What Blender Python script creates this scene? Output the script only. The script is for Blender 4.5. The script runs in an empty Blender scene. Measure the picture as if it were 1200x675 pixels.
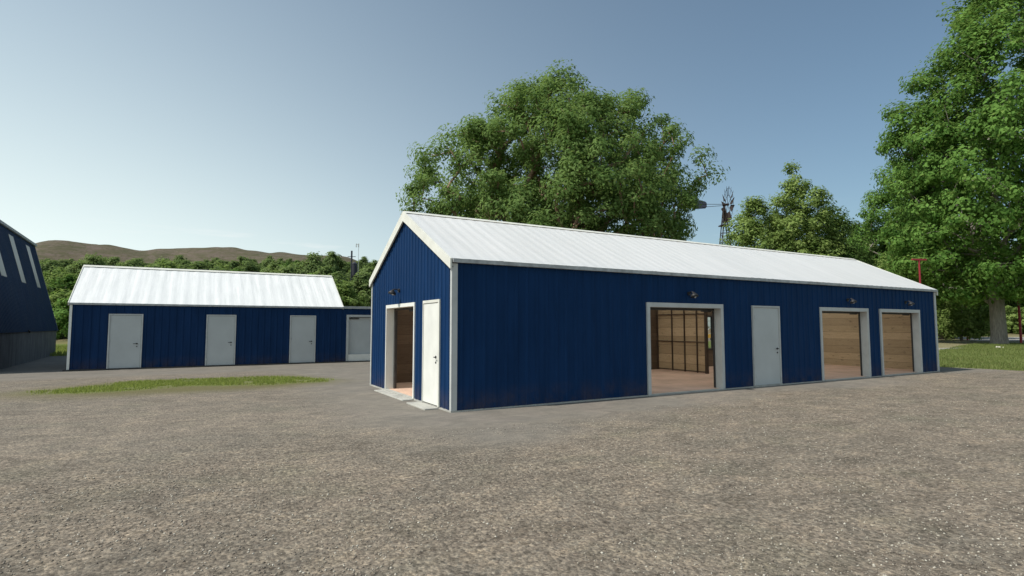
import bpy, math, random
import numpy as np
random.seed(7); RNG = np.random.default_rng(7)
SC = bpy.context.scene
COL = SC.collection
PI = math.pi

# ------------------------------------------------------------------ camera frame
CAM = np.array([-4.2936, -9.8951, 1.65]); YAW = 0.5169; PITCH = 0.0691
FH = np.array([math.sin(YAW), math.cos(YAW)]); RH = np.array([math.cos(YAW), -math.sin(YAW)])
FPX = 648.4; HZ = 382.3
def at(px, D):
    p = CAM[:2] + FH*D + RH*((px-600)/FPX*D)
    return float(p[0]), float(p[1])
def zat(py, D): return 1.65 + (HZ-py)/FPX*D

cam = bpy.data.cameras.new('camera'); camo = bpy.data.objects.new('camera', cam); COL.objects.link(camo)
camo.location = CAM; camo.rotation_euler = (PI/2+PITCH, 0.0004, -YAW)
cam.lens = 36*646.853/1200; cam.clip_start = 0.05; cam.clip_end = 6000
SC.camera = camo

# ------------------------------------------------------------------ materials
def nt(m): m.use_nodes = True; t = m.node_tree; t.nodes.clear(); return t
class N:
    def __init__(s, name):
        s.m = bpy.data.materials.new(name); s.t = nt(s.m)
        s.out = s.n('ShaderNodeOutputMaterial')
    def n(s, ty, **k):
        x = s.t.nodes.new(ty)
        for a, b in k.items():
            if a.startswith('i_'):
                key = a[2:]; key = int(key) if key.isdigit() else key.replace('_', ' ')
                x.inputs[key].default_value = b
            else: setattr(x, a, b)
        return x
    def l(s, a, b): s.t.links.new(a, b)
    def pos(s): return s.n('ShaderNodeNewGeometry').outputs['Position']
    def mapping(s, scale=(1, 1, 1), vec=None):
        mp = s.n('ShaderNodeMapping'); mp.inputs['Scale'].default_value = scale
        s.l(vec or s.pos(), mp.inputs['Vector']); return mp.outputs[0]
    def noise(s, vec, scale, detail=4, rough=.55, dist=0.0):
        x = s.n('ShaderNodeTexNoise'); x.inputs['Scale'].default_value = scale; x.inputs['Detail'].default_value = detail
        x.inputs['Roughness'].default_value = rough; x.inputs['Distortion'].default_value = dist
        s.l(vec, x.inputs['Vector']); return x.outputs['Fac']
    def ramp(s, fac, stops):
        r = s.n('ShaderNodeValToRGB'); e = r.color_ramp.elements
        while len(e) < len(stops): e.new(.5)
        for i, (p, c) in enumerate(stops):
            e[i].position = p; e[i].color = (*c, 1) if len(c) == 3 else c
        s.l(fac, r.inputs[0]); return r.outputs[0]
    def mr(s, fac, a, b, c=0.0, d=1.0):
        r = s.n('ShaderNodeMapRange'); r.inputs[1].default_value = a; r.inputs[2].default_value = b
        r.inputs[3].default_value = c; r.inputs[4].default_value = d; s.l(fac, r.inputs[0]); return r.outputs[0]
    def math(s, op, a, b=None):
        r = s.n('ShaderNodeMath', operation=op)
        for i, v in enumerate((a, b)):
            if v is None: continue
            if isinstance(v, (int, float)): r.inputs[i].default_value = v
            else: s.l(v, r.inputs[i])
        return r.outputs[0]
    def mix(s, fac, a, b, mode='MIX'):
        r = s.n('ShaderNodeMix', data_type='RGBA', blend_type=mode)
        for k, v in ((0, fac), (6, a), (7, b)):
            if isinstance(v, (int, float)): r.inputs[k].default_value = v
            elif isinstance(v, tuple): r.inputs[k].default_value = (*v, 1)
            else: s.l(v, r.inputs[k])
        return r.outputs[2]
    def attr(s, name):
        a = s.n('ShaderNodeAttribute', attribute_name=name); return a.outputs['Fac']
    def bsdf(s, col, rough=.6, metal=0.0, bump=None, bstr=.3, bdist=.01, spec=.4):
        b = s.n('ShaderNodeBsdfPrincipled')
        b.inputs['Specular IOR Level'].default_value = spec
        b.inputs['Metallic'].default_value = metal
        if isinstance(col, tuple): b.inputs['Base Color'].default_value = (*col, 1)
        else: s.l(col, b.inputs['Base Color'])
        if isinstance(rough, (int, float)): b.inputs['Roughness'].default_value = rough
        else: s.l(rough, b.inputs['Roughness'])
        if bump is not None:
            bn = s.n('ShaderNodeBump'); bn.inputs['Strength'].default_value = bstr; bn.inputs['Distance'].default_value = bdist
            s.l(bump, bn.inputs['Height']); s.l(bn.outputs[0], b.inputs['Normal'])
        s.l(b.outputs[0], s.out.inputs[0]); return b

def m_simple(name, c, rough=.6, var=.18, scale=3.0, metal=0.0, stretch=(1, 1, 1), bump=0.0, spec=.4):
    s = N(name); v = s.mapping(stretch)
    f = s.noise(v, scale, 5, .6)
    lo = tuple(x*(1-var) for x in c); hi = tuple(min(1, x*(1+var)) for x in c)
    col = s.ramp(f, [(.3, lo), (.7, hi)])
    s.bsdf(col, rough, metal, bump=f if bump else None, bstr=bump, spec=spec)
    return s.m

def m_blue(name, base, top=3.0):
    s = N(name); p = s.pos()
    f1 = s.noise(s.mapping((1, 1, .12)), 5, 4, .6)
    f2 = s.noise(s.mapping((1, 1, 1)), 1.1, 5, .6)
    col = s.mix(s.mr(f1, .3, .75), tuple(x*.82 for x in base), tuple(x*1.22 for x in base))
    col = s.mix(s.mr(f2, .35, .8, 0, .35), col, tuple(x*1.35+.004 for x in base))
    sx = s.n('ShaderNodeSeparateXYZ'); s.l(p, sx.inputs[0]); z = sx.outputs[2]
    # splashed soil along the foot of the sheeting
    fd = s.noise(s.mapping((1, 1, 1)), 2.6, 5, .65)
    low = s.math('MULTIPLY', s.mr(z, .5, .03), s.mr(fd, .38, .6))
    fine = s.noise(s.mapping((1, 1, .5)), 30, 3, .6)
    low = s.math('MULTIPLY', low, s.mr(fine, .25, .7, .3, 1))
    col = s.mix(s.math('MULTIPLY', low, .6), col, (.08, .058, .05))
    rg = s.mr(f2, .3, .8, .38, .55)
    s.bsdf(col, s.mr(f2, .3, .8, .55, .7), 0, spec=.06)
    return s.m

def m_wood(name, c1, c2, plank=.2, along='z', dark=(.06, .04, .025)):
    s = N(name); p = s.pos()
    f1 = s.noise(s.mapping((1.5, 1.5, 14)), 2.0, 6, .7, .4)
    f2 = s.noise(s.mapping((6, 6, 40)), 3.0, 4, .7)
    sx = s.n('ShaderNodeSeparateXYZ'); s.l(p, sx.inputs[0]); z = sx.outputs[2]
    zz = s.math('DIVIDE', z, plank); fr = s.math('FRACT', zz); fl = s.math('FLOOR', zz)
    wn = s.n('ShaderNodeTexWhiteNoise', noise_dimensions='1D'); s.l(fl, wn.inputs['W'])
    col = s.mix(s.mr(f1, .3, .7), c1, c2)
    col = s.mix(s.mr(wn.outputs[0], 0, 1, 0, .55), col, tuple(x*.6 for x in c1))
    col = s.mix(s.mr(f2, .45, .75, 0, .35), col, dark)
    kn = s.noise(s.mapping((3, 3, 9)), 1.3, 3, .5)
    col = s.mix(s.mr(kn, .62, .72, 0, .5), col, dark)
    gap = s.math('LESS_THAN', fr, .045)
    col = s.mix(s.math('MULTIPLY', gap, .55), col, dark)
    s.bsdf(col, .75, bump=f2, bstr=.2)
    return s.m

def m_foliage(name, c, light, warm=(.10, .12, .03), tr=.35):
    s = N(name)
    g = s.n('ShaderNodeNewGeometry'); rnd = g.outputs['Random Per Island']
    f = s.noise(s.mapping((1, 1, 1)), .8, 3, .55)
    col = s.mix(s.math('MULTIPLY', rnd, .65), c, light)
    col = s.mix(s.mr(f, .46, .6, 0, .75), col, light); col = s.mix(s.mr(f, .5, .38, 0, .5), col, tuple(x*.6 for x in c))
    r2 = s.math('FRACT', s.math('MULTIPLY', rnd, 17.3))
    col = s.mix(s.mr(r2, .8, 1, 0, .5), col, warm)
    oi = s.n('ShaderNodeObjectInfo')
    col = s.mix(s.mr(oi.outputs['Random'], 0, 1, 0, .45), col, tuple(x*.8 for x in c))
    d = s.n('ShaderNodeBsdfPrincipled'); s.l(col, d.inputs['Base Color']); d.inputs['Roughness'].default_value = .75
    d.inputs['Specular IOR Level'].default_value = .12
    t = s.n('ShaderNodeBsdfTranslucent'); s.l(s.mix(.4, col, (.30, .42, .09)), t.inputs[0])
    mx = s.n('ShaderNodeMixShader'); mx.inputs[0].default_value = tr
    s.l(d.outputs[0], mx.inputs[1]); s.l(t.outputs[0], mx.inputs[2]); s.l(mx.outputs[0], s.out.inputs[0])
    return s.m

def m_bark(name, c):
    s = N(name); f = s.noise(s.mapping((6, 6, 1)), 2.2, 6, .7)
    f2 = s.noise(s.mapping((1, 1, .4)), 1.2, 3, .5)
    col = s.ramp(f, [(.3, tuple(x*.55 for x in c)), (.7, tuple(x*1.25 for x in c))])
    col = s.mix(s.mr(f2, .45, .7, 0, .3), col, (.09, .1, .06))
    s.bsdf(col, .9, bump=f, bstr=.7, bdist=.05, spec=.2); return s.m

def m_concrete(name, c, streak=0.0, scale=2.0, edge=None):
    s = N(name)
    f = s.noise(s.mapping((1, 1, 1)), scale, 7, .65)
    col = s.ramp(f, [(.25, tuple(x*.72 for x in c)), (.75, tuple(x*1.2 for x in c))])
    if streak:
        g = s.noise(s.mapping((1, 1, .08)), 3.5, 4, .6)
        col = s.mix(s.mr(g, .42, .72, 0, streak), col, tuple(x*.4 for x in c))
    h = s.noise(s.mapping((1, 1, 1)), 25, 4, .6)
    col = s.mix(s.mr(h, .5, .8, 0, .3), col, tuple(x*.6 for x in c))
    s.bsdf(col, .85, bump=h, bstr=.3, bdist=.01, spec=.25); return s.m

def m_roof(name, trans=0, band=.45):
    s = N(name)
    a = s.noise(s.mapping((1, .25, .25)), .9, 4, .6)
    b = s.noise(s.mapping((6, .5, .5)), 1.3, 5, .65)
    c = s.noise(s.mapping((1, 1, 1)), 9, 4, .6)
    col = s.mix(s.mr(a, .35, .7), (.78, .78, .77), (.73, .735, .725))
    col = s.mix(s.mr(b, .42, .66, 0, band), col, (.62, .635, .625))
    col = s.mix(s.mr(c, .55, .8, 0, .18), col, (.56, .54, .5))
    b_ = s.bsdf(col, .55, bump=c, bstr=.05, spec=.25)
    if trans:
        t_ = s.n('ShaderNodeBsdfTranslucent'); t_.inputs[0].default_value = (.97, .96, .92, 1); x_ = s.n('ShaderNodeMixShader'); x_.inputs[0].default_value = trans
        s.l(b_.outputs[0], x_.inputs[1]); s.l(t_.outputs[0], x_.inputs[2]); s.l(x_.outputs[0], s.out.inputs[0])
    return s.m

M = {}
M['blue'] = m_blue('blue_painted_steel', (.0062, .029, .088))
M['blue_far'] = m_blue('navy_painted_steel', (.0078, .029, .086))
M['blue_slope'] = m_blue('navy_roof_steel', (.016, .036, .078))
M['roof'] = m_roof('white_roof_sheet', 0, .7)
M['roof_added_trans'] = m_roof('translucent_white_sheet', .2)  # white front roof; slight translucency added to brighten the interior
M['white'] = m_simple('white_paint', (.74, .735, .68), .5, .07, 2.2)
M['trim'] = m_simple('off_white_trim', (.68, .67, .6), .55, .1, 3.5)
M['door'] = m_simple('shaded_door_paint', (.46, .48, .475), .5, .06, 1.4)  # white door paint with the shade of the long walls put into its colour
M['frame'] = m_simple('shaded_frame_paint', (.47, .48, .465), .5, .1, 3)  # white frame and corner paint darkened as if shaded, unlike the sunlit gable
M['gutter'] = m_simple('gutter_metal', (.36, .37, .37), .5, .3, 6)
M['black'] = m_simple('black_iron', (.022, .022, .024), .5, .3, 12)
M['dark_steel'] = m_simple('dark_steel', (.035, .032, .03), .55, .3, 8)
M['lens'] = m_simple('lamp_glass', (.35, .36, .38), .2, .1, 8)
M['wood'] = m_wood('plank_wood', (.5, .37, .22), (.68, .53, .34), .28)
M['wood_b'] = m_wood('board_wood', (.48, .35, .2), (.66, .5, .32), .32)
M['timber'] = m_simple('dark_timber', (.07, .048, .032), .8, .3, 5, stretch=(1, 1, .2))
M['shaded_planks'] = m_wood('shaded_planks', (.12, .082, .052), (.17, .12, .078), .28)  # plank lining darkened in colour to stand for the unlit back wall
M['floor'] = m_concrete('floor_screed', (.62, .42, .31), 0, 1.2)
M['slab'] = m_concrete('pale_concrete', (.42, .41, .37), 0, 3)
M['plinth'] = m_concrete('dark_plinth', (.07, .065, .06), 0, 3)
M['concrete_wall'] = m_concrete('streaked_concrete', (.17, .165, .165), .75, 1.5)
M['skylight'] = m_simple('dull_rooflight', (.15, .155, .12), .35, .15, 2)
M['bark'] = m_bark('oak_bark', (.27, .24, .21))
M['bark_br'] = m_bark('brown_bark', (.34, .22, .16))
M['leaf_main'] = m_foliage('leaf_main', (.10, .185, .045), (.28, .40, .13), (.26, .26, .1), .45)
M['leaf_oak'] = m_foliage('leaf_oak', (.045, .12, .018), (.21, .37, .085), (.22, .27, .07), .42)
M['leaf_pale'] = m_foliage('leaf_pale', (.13, .21, .045), (.36, .46, .15), (.31, .32, .1), .42)
M['leaf_dark'] = m_foliage('leaf_dark', (.045, .095, .022), (.15, .24, .065), (.15, .18, .05), .4)
M['leaf_wood'] = m_foliage('leaf_wood', (.105, .17, .055), (.27, .345, .13), (.30, .28, .12), .42)
M['rust'] = m_simple('rusty_steel', (.028, .018, .015), .8, .5, 7)
M['navy'] = m_simple('dull_navy_steel', (.03, .036, .06), .6, .2, 3)
M['red'] = m_simple('red_paint', (.27, .018, .03), .5, .2, 4)
M['tank'] = m_simple('tank_steel', (.035, .037, .05), .6, .2, 3)
M['orange'] = m_simple('orange_paint', (.62, .33, .06), .5, .15, 3)
M['pale_steel'] = m_simple('galvanised_steel', (.45, .47, .47), .5, .15, 5)
M['rock'] = m_simple('pale_stone', (.5, .47, .38), .85, .3, 12)
M['hut'] = m_simple('dark_boards', (.03, .022, .02), .8, .4, 6, stretch=(3, 3, .3))

# clear-ish translucent sheet for the rooflights added to brighten the barn inside
s = N('added_rooflight_sheet')
tb = s.n('ShaderNodeBsdfTransparent'); tb.inputs[0].default_value = (.95, .95, .92, 1)
tl = s.n('ShaderNodeBsdfTranslucent'); tl.inputs[0].default_value = (.9, .9, .86, 1)
gl = s.n('ShaderNodeBsdfGlossy'); gl.inputs['Roughness'].default_value = .3
fz = s.noise(s.mapping((1, 1, 1)), 3, 3)
m1 = s.n('ShaderNodeMixShader'); s.l(s.mr(fz, .3, .7, .96, .98), m1.inputs[0]); s.l(tb.outputs[0], m1.inputs[1]); s.l(tl.outputs[0], m1.inputs[2])
m2 = s.n('ShaderNodeMixShader'); m2.inputs[0].default_value = .06; s.l(m1.outputs[0], m2.inputs[1]); s.l(gl.outputs[0], m2.inputs[2])
s.l(m2.outputs[0], s.out.inputs[0]); M['rooflight'] = s.m
s = N('window_glass')
tb = s.n('ShaderNodeBsdfTransparent'); tb.inputs[0].default_value = (.92, .94, .93, 1)
gl = s.n('ShaderNodeBsdfGlossy'); gl.inputs['Roughness'].default_value = .03
fz = s.noise(s.mapping((1, 1, 1)), 4, 3)
m1 = s.n('ShaderNodeMixShader'); s.l(s.mr(fz, .3, .7, .05, .1), m1.inputs[0]); s.l(tb.outputs[0], m1.inputs[1]); s.l(gl.outputs[0], m1.inputs[2])
s.l(m1.outputs[0], s.out.inputs[0]); M['glass'] = s.m

# ------------------------------------------------------------------ object helpers
def tag(o, label=None, cat=None, group=None, kind=None):
    if label: o['label'] = label
    if cat: o['category'] = cat
    if group: o['group'] = group
    if kind: o['kind'] = kind
    return o
def empty(name, loc, rz, label, cat, group=None):
    o = bpy.data.objects.new(name, None); COL.objects.link(o); o.location = loc; o.rotation_euler = (0, 0, rz)
    o.empty_display_size = .3
    o['org'] = 0; del o['org']
    return tag(o, label, cat, group)
class MB:
    def __init__(s, org=(0, 0, 0)): s.v = []; s.f = []; s.o = org
    def add(s, vs, fs):
        b = len(s.v); s.v += [(x-s.o[0], y-s.o[1], z-s.o[2]) for x, y, z in vs]; s.f += [tuple(i+b for i in f) for f in fs]; return s
    def box(s, x0, y0, z0, x1, y1, z1):
        x0, x1 = sorted((x0, x1)); y0, y1 = sorted((y0, y1)); z0, z1 = sorted((z0, z1))
        return s.add([(x0, y0, z0), (x1, y0, z0), (x1, y1, z0), (x0, y1, z0), (x0, y0, z1), (x1, y0, z1), (x1, y1, z1), (x0, y1, z1)],
              [(0, 3, 2, 1), (4, 5, 6, 7), (0, 1, 5, 4), (1, 2, 6, 5), (2, 3, 7, 6), (3, 0, 4, 7)])
    def quad(s, a, b, c, d): return s.add([a, b, c, d], [(0, 1, 2, 3)])
    def prism(s, poly, ext):   # poly: list of 3d points, ext: vector
        n = len(poly); q = [tuple(p[i]+ext[i] for i in range(3)) for p in poly]
        return s.add(list(poly)+q, [tuple(range(n))[::-1], tuple(range(n, 2*n))]+[(i, (i+1) % n, n+(i+1) % n, n+i) for i in range(n)])
    def tube(s, pts, rad, n=8, cap=True):
        pts = [np.array(p, float) for p in pts]
        if isinstance(rad, (int, float)): rad = [rad]*len(pts)
        vs = []; 
        for i, p in enumerate(pts):
            d = pts[min(i+1, len(pts)-1)]-pts[max(i-1, 0)]; d /= np.linalg.norm(d)+1e-9
            a = np.array([0, 0, 1.]) if abs(d[2]) < .9 else np.array([1., 0, 0])
            u = np.cross(d, a); u /= np.linalg.norm(u); w = np.cross(d, u)
            for k in range(n):
                t = 2*PI*k/n; vs.append(tuple(p+rad[i]*(math.cos(t)*u+math.sin(t)*w)))
        fs = [(i*n+k, i*n+(k+1) % n, (i+1)*n+(k+1) % n, (i+1)*n+k) for i in range(len(pts)-1) for k in range(n)]
        if cap: fs += [tuple(range(n))[::-1], tuple(range((len(pts)-1)*n, len(pts)*n))]
        return s.add(vs, fs)
    def build(s, name, mat, parent=None, smooth=False, loc=None):
        me = bpy.data.meshes.new(name); me.from_pydata(s.v, [], s.f); me.update()
        o = bpy.data.objects.new(name, me); COL.objects.link(o)
        me.materials.append(mat)
        if smooth: me.polygons.foreach_set('use_smooth', [True]*len(me.polygons))
        if parent is not None: o.parent = parent
        if loc is not None: o.location = loc
        return o
def npmesh(name, V, F, mats, smooth=False, matidx=None):
    """V (n,3) array, F (m,4) or (m,3) array"""
    me = bpy.data.meshes.new(name); k = F.shape[1]
    me.vertices.add(len(V)); me.vertices.foreach_set('co', V.astype(np.float32).ravel())
    me.loops.add(F.size); me.loops.foreach_set('vertex_index', F.astype(np.int32).ravel())
    me.polygons.add(len(F)); me.polygons.foreach_set('loop_start', np.arange(0, F.size, k, dtype=np.int32))
    me.polygons.foreach_set('loop_total', np.full(len(F), k, dtype=np.int32))
    for m in mats: me.materials.append(m)
    if matidx is not None: me.polygons.foreach_set('material_index', matidx.astype(np.int32))
    if smooth: me.polygons.foreach_set('use_smooth', np.ones(len(F), dtype=bool))
    me.update(calc_edges=True); me.validate(); return me
def link(name, me, parent=None, loc=(0, 0, 0)):
    o = bpy.data.objects.new(name, me); COL.objects.link(o); o.location = loc
    if parent is not None: o.parent = parent
    return o

def ribs(mb, u0, u1, place, top, bot=0.0, holes=(), pitch=.25, depth=.018, flat=False, extra=(), w=(.0, .60, .68, .86, .94)):
    """profiled sheet: place(u, v, d) -> xyz, top(u) upper limit, holes = (ua, ub, va, vb)"""
    us = {u0, u1}
    prof = []
    if not flat:
        k = int(math.floor(u0/pitch))-1
        while k*pitch < u1:
            b = k*pitch
            for f, d in zip(w, (0, 0, depth, depth, 0)): prof.append((b+f*pitch, d))
            k += 1
        us |= {p for p, d in prof if u0 < p < u1}
    def dep(u):
        if flat: return 0
        i = np.searchsorted([p for p, _ in prof], u)
        (a, da), (b, db) = prof[i-1], prof[min(i, len(prof)-1)]
        return da if b == a else da+(db-da)*(u-a)/(b-a)
    for h in holes: us |= {h[0], h[1]}
    us |= set(extra); us = sorted(us)
    us = [u for i, u in enumerate(us) if i == 0 or u-us[i-1] > 1e-5]
    D = [dep(u) for u in us]
    for a, b, da, db in zip(us[:-1], us[1:], D[:-1], D[1:]):
        mid = (a+b)/2; cuts = sorted((h[2], h[3]) for h in holes if h[0] < mid < h[1])
        z = bot; segs = []
        for lo, hi in cuts:
            if lo > z+1e-6: segs.append((z, z, lo, lo))
            z = max(z, hi)
        segs.append((z, z, top(a), top(b)))
        for za, zb, ta, tb in segs:
            if ta-za < 1e-6 and tb-zb < 1e-6: continue
            mb.quad(place(a, za, da), place(b, zb, db), place(b, tb, db), place(a, ta, da))

# ------------------------------------------------------------------ terrain
def S(x): x = np.clip(x, 0, 1); return x*x*(3-2*x)
def vnoise(x, y, s, seed=0):
    x = np.asarray(x)/s; y = np.asarray(y)/s
    xi = np.floor(x).astype(np.int64); yi = np.floor(y).astype(np.int64); fx = S(x-xi); fy = S(y-yi)
    def h(a, b):
        n = (a*374761393+b*668265263+seed*1442695041) & 0x7fffffff
        n = ((n ^ (n >> 13))*1274126177) & 0x7fffffff
        return ((n ^ (n >> 16)) & 0xffff)/65535.
    return (h(xi, yi)*(1-fx)+h(xi+1, yi)*fx)*(1-fy)+(h(xi, yi+1)*(1-fx)+h(xi+1, yi+1)*fx)*fy
def camc(x, y):
    dx = x-CAM[0]; dy = y-CAM[1]; D = dx*FH[0]+dy*FH[1]; L = dx*RH[0]+dy*RH[1]
    px = 600+FPX*L/np.maximum(D, 1e-3)
    px = np.where(D < 3, np.where(L > 0, 3000, -3000), px)
    return D, L, px
HS = .52
HILLS = [(-120, 640, 150, 120, 95), (62, 620, 105, 90, 92), (150, 700, 150, 120, 74), (262, 700, 85, 100, 90), (365, 650, 100, 110, 108), (440, 760, 150, 120, 62), (-330, 700, 200, 150, 90)]
def zt(x, y):
    x = np.asarray(x, float); y = np.asarray(y, float)
    D, L, px = camc(x, y)
    z = .27*S((x-22.5)/17)*S((32-y)/12+.4)*S((D-18)/8)
    z = z + .10*S((x-23)/3)*S((D-18)/8)*S((60-D)/10)*vnoise(x, y, 2.2, 3)
    left = S((760-px)/260)
    z = z + left*22.0*np.clip((D-52)/180, 0, 1.0)*(1-.3*S((D-240)/140))*(D > 0)
    z = z + left*1.2*S((D-60)/30)*(vnoise(x, y, 14, 5)-.5)
    right = S((px-820)/150)*(D > 0)
    z = z + right*(1.3*S((D-76)/10)+9*S((D-90)/90))
    for (hx, hd, sx, sd, hz) in HILLS:
        cx, cy = at(hx, hd); cl = (hx-600)/FPX*hd
        g = np.exp(-((L-cl)/sx)**2-((D-hd)/sd)**2)
        z = z + hz*HS*g*(D > 150)
    far = S((D-260)/160)*S((560-px)/120)
    z = z + far*(9*(vnoise(x, y, 95, 11)-.5)+7*(vnoise(x, y, 38, 12)-.5)+3*(vnoise(x, y, 16, 13)-.5))
    z = z + .015*(vnoise(x, y, 1.6, 21)-.5)*S((D-2)/2)*0
    return z
def zt1(x, y): return float(zt(np.array([x]), np.array([y]))[0])

def axis(lo, hi, a, b, fine, grow=1.09):
    mid = list(np.arange(a, b+1e-6, fine)); out = []; s_ = fine; p = b
    while p < hi: s_ *= grow; p += s_; out.append(p)
    inn = []; s_ = fine; p = a
    while p > lo: s_ *= grow; p -= s_; inn.append(p)
    return np.array(inn[::-1]+mid+out)
GX = axis(-1500, 1700, -12, 27, .14, 1.045); GY = axis(-1200, 1500, -9.5, 16, .14, 1.045)
X, Y = np.meshgrid(GX, GY); Z = zt(X, Y)
nx, ny = len(GX), len(GY)
I = np.arange(nx*ny).reshape(ny, nx)
F = np.stack([I[:-1, :-1], I[:-1, 1:], I[1:, 1:], I[1:, :-1]], -1).reshape(-1, 4)
D, L, PX = camc(X, Y)
wob = (vnoise(X, Y, 1.4, 31)-.5)*.9+(vnoise(X, Y, .45, 32)-.5)*.45
# world-space outlines of the grass strip left of the barn
def pt(px, py):   # ground point seen there (flat yard)
    d = 1.65*FPX/(py-HZ); return at(px, d)
BR_UP = [(48, 457.5), (103, 453.5), (154, 446.6), (220, 444.5), (315, 441), (345, 441.5), (386, 444.5)]
BR_LO = [(48, 460.6), (100, 459.5), (147, 457), (227, 451), (312, 450.4), (345, 448), (386, 446.5)]
FR_UP = [(10, 460), (40, 457), (154, 446), (220, 444), (315, 440), (352, 440.5), (398, 445)]
FR_LO = [(10, 463), (60, 465.5), (110, 465), (235, 458.7), (330, 453.5), (370, 450.5), (398, 447)]
def inpoly(x, y, poly):
    c = np.zeros(x.shape, bool); n = len(poly)
    for i in range(n):
        x1, y1 = poly[i]; x2, y2 = poly[(i+1) % n]
        t = ((y1 > y) != (y2 > y)) & (x < (x2-x1)*(y-y1)/((y2-y1) or 1e-9)+x1); c ^= t
    return c
PB = [pt(*p) for p in BR_UP]+[pt(*p) for p in BR_LO[::-1]]
PF = [pt(*p) for p in FR_UP]+[pt(*p) for p in FR_LO[::-1]]
def soft(x, y, poly, r=.45, n=14):
    acc = np.zeros(x.shape)
    for k in range(n):
        t = k*2.399; rr = r*math.sqrt((k+.5)/n); acc += inpoly(x+rr*math.cos(t), y+rr*math.sin(t), poly)
    return acc/n
strip = soft(X, Y, PB, .5)*(D > 0)*(.45+.55*S((vnoise(X, Y, .5, 50)-.2)/.3)); fringe = soft(X+wob*.4, Y+wob*.4, PF, .9)*(D > 0)
gr = S((X-22.0+wob*.5+.12*(Y+1))/.5)*(D > 0)*S((26-Y)/3)
gr = np.maximum(gr, S((Y-29.5+wob)/1.5)*S((7-X)/2)); gr = np.maximum(gr, S((Y-72+wob)/1.5)*S((X-5)/2))
gr = np.maximum(gr, S((-X-22)/3)); gr = np.maximum(gr, S((-Y-45)/5))
dry = S((D-43-(PX-1160)*.02+wob*3)/2.5)*S((PX-850)/60)
dry = np.maximum(dry, S((1155-PX+wob*12)/12)*S((D-31.5-(PX-1100)*.2+wob)/1.5)*S((PX-850)/60))
dry = dry*S((D-27)/2)
path = S(1-np.abs(D-34.2+wob*.6-(PX-1120)*.01)/1.0)*S((1130-PX)/12)*S((PX-1000)/40)
path = np.maximum(path, S(1-np.abs(D-44.5-(PX-1200)*.02)/1.1)*S((PX-1178)/18))
road = S((D-50+(PX-1160)*.02+wob)/1.4)*S((70-D)/2.5)*S((PX-900)/60)*S((PX-1122+(D-58)*1.8+wob*6)/16)
wood = S((D-50)/5)*S((760-PX)/60)*(D > 0)+S((D-76)/3)*S((PX-760)/60)
bare = S((D-250)/60)
smooth_ = S((Y+2.9-.07*(X)+wob*1.4+ (vnoise(X,Y,3.5,41)-.5)*2.2)/2.4)*S((24-X)/2)
smooth_ = smooth_*(1-.75*S((-X-.5)/2.5)*S((13.2-Y)/1.5))
me = npmesh('ground', np.stack([X.ravel(), Y.ravel(), Z.ravel()], 1), F, [], True)
for nm, arr in (('strip', strip), ('fringe', fringe), ('grass', gr), ('dry', dry), ('path', np.maximum(path, road)), ('wood', wood), ('bare', bare), ('smooth_yard', smooth_)):
    a = me.attributes.new(nm, 'FLOAT', 'POINT'); a.data.foreach_set('value', np.clip(arr, 0, 1).astype(np.float32).ravel())

s = N('ground_surface'); p = s.pos()
big = s.noise(p, .22, 5, .6, .6); med = s.noise(p, 1.3, 6, .62, .3); fin = s.noise(p, 9, 6, .72); gri = s.noise(p, 46, 5, .75)
vor = s.n('ShaderNodeTexVoronoi', feature='F1'); vor.inputs['Scale'].default_value = 34; s.l(p, vor.inputs['Vector'])
vor2 = s.n('ShaderNodeTexVoronoi', feature='F1'); vor2.inputs['Scale'].default_value = 17; s.l(p, vor2.inputs['Vector'])
vc = s.n('ShaderNodeSeparateColor'); s.l(vor.outputs['Color'], vc.inputs[0])
vc2 = s.n('ShaderNodeSeparateColor'); s.l(vor2.outputs['Color'], vc2.inputs[0])
g0 = s.mix(s.mr(big, .38, .62), (.22, .187, .15), (.262, .226, .18))
g0 = s.mix(s.mr(med, .40, .62, 0, .75), g0, (.165, .142, .115))
g0 = s.mix(s.mr(fin, .46, .72, 0, .55), g0, (.29, .25, .205))
g0 = s.mix(s.mr(fin, .5, .3, 0, .5), g0, (.125, .112, .096))
blo = s.noise(p, 3.3, 5, .65, .8); g0 = s.mix(s.mr(blo, .42, .62, 0, .6), g0, (.30, .255, .20)); g0 = s.mix(s.mr(blo, .48, .32, 0, .65), g0, (.125, .108, .088))
st = s.mix(vc.outputs[0], (.13, .11, .088), (.42, .37, .30))
st = s.mix(s.mr(vc.outputs[1], .8, .95, 0, .5), st, (.30, .23, .18))
st = s.mix(s.mr(vc.outputs[2], .9, 1, 0, .8), st, (.46, .44, .38))
g0 = s.mix(.42, g0, st)
st2 = s.mix(vc2.outputs[0], (.15, .132, .11), (.27, .235, .19))
g0 = s.mix(.2, g0, st2)
g0 = s.mix(s.mr(gri, .52, .75, 0, .5), g0, (.10, .088, .075))
grn = s.noise(p, .8, 4, .6); g0 = s.mix(s.mr(grn, .52, .72, 0, .3), g0, (.165, .175, .12))
p1 = s.noise(s.mapping((1, 1.5, 1)), 1.7, 6, .7, 1.2); p2 = s.noise(s.mapping((.7, 1.2, 1)), .55, 5, .6, .8); p3 = s.noise(p, 19, 4, .75)
g0 = s.mix(1.0, g0, s.ramp(p1, [(.34, (.64, .63, .615)), (.5, (.87, .865, .86)), (.66, (1.13, 1.09, 1.03))]), 'MULTIPLY')
g0 = s.mix(1.0, g0, s.ramp(p2, [(.36, (.90, .91, .91)), (.64, (1.08, 1.05, 1.03))]), 'MULTIPLY')
g0 = s.mix(1.0, g0, s.ramp(p3, [(.36, (.5, .495, .48)), (.5, (.93, .92, .91)), (.66, (1.6, 1.55, 1.47))]), 'MULTIPLY')
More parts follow.
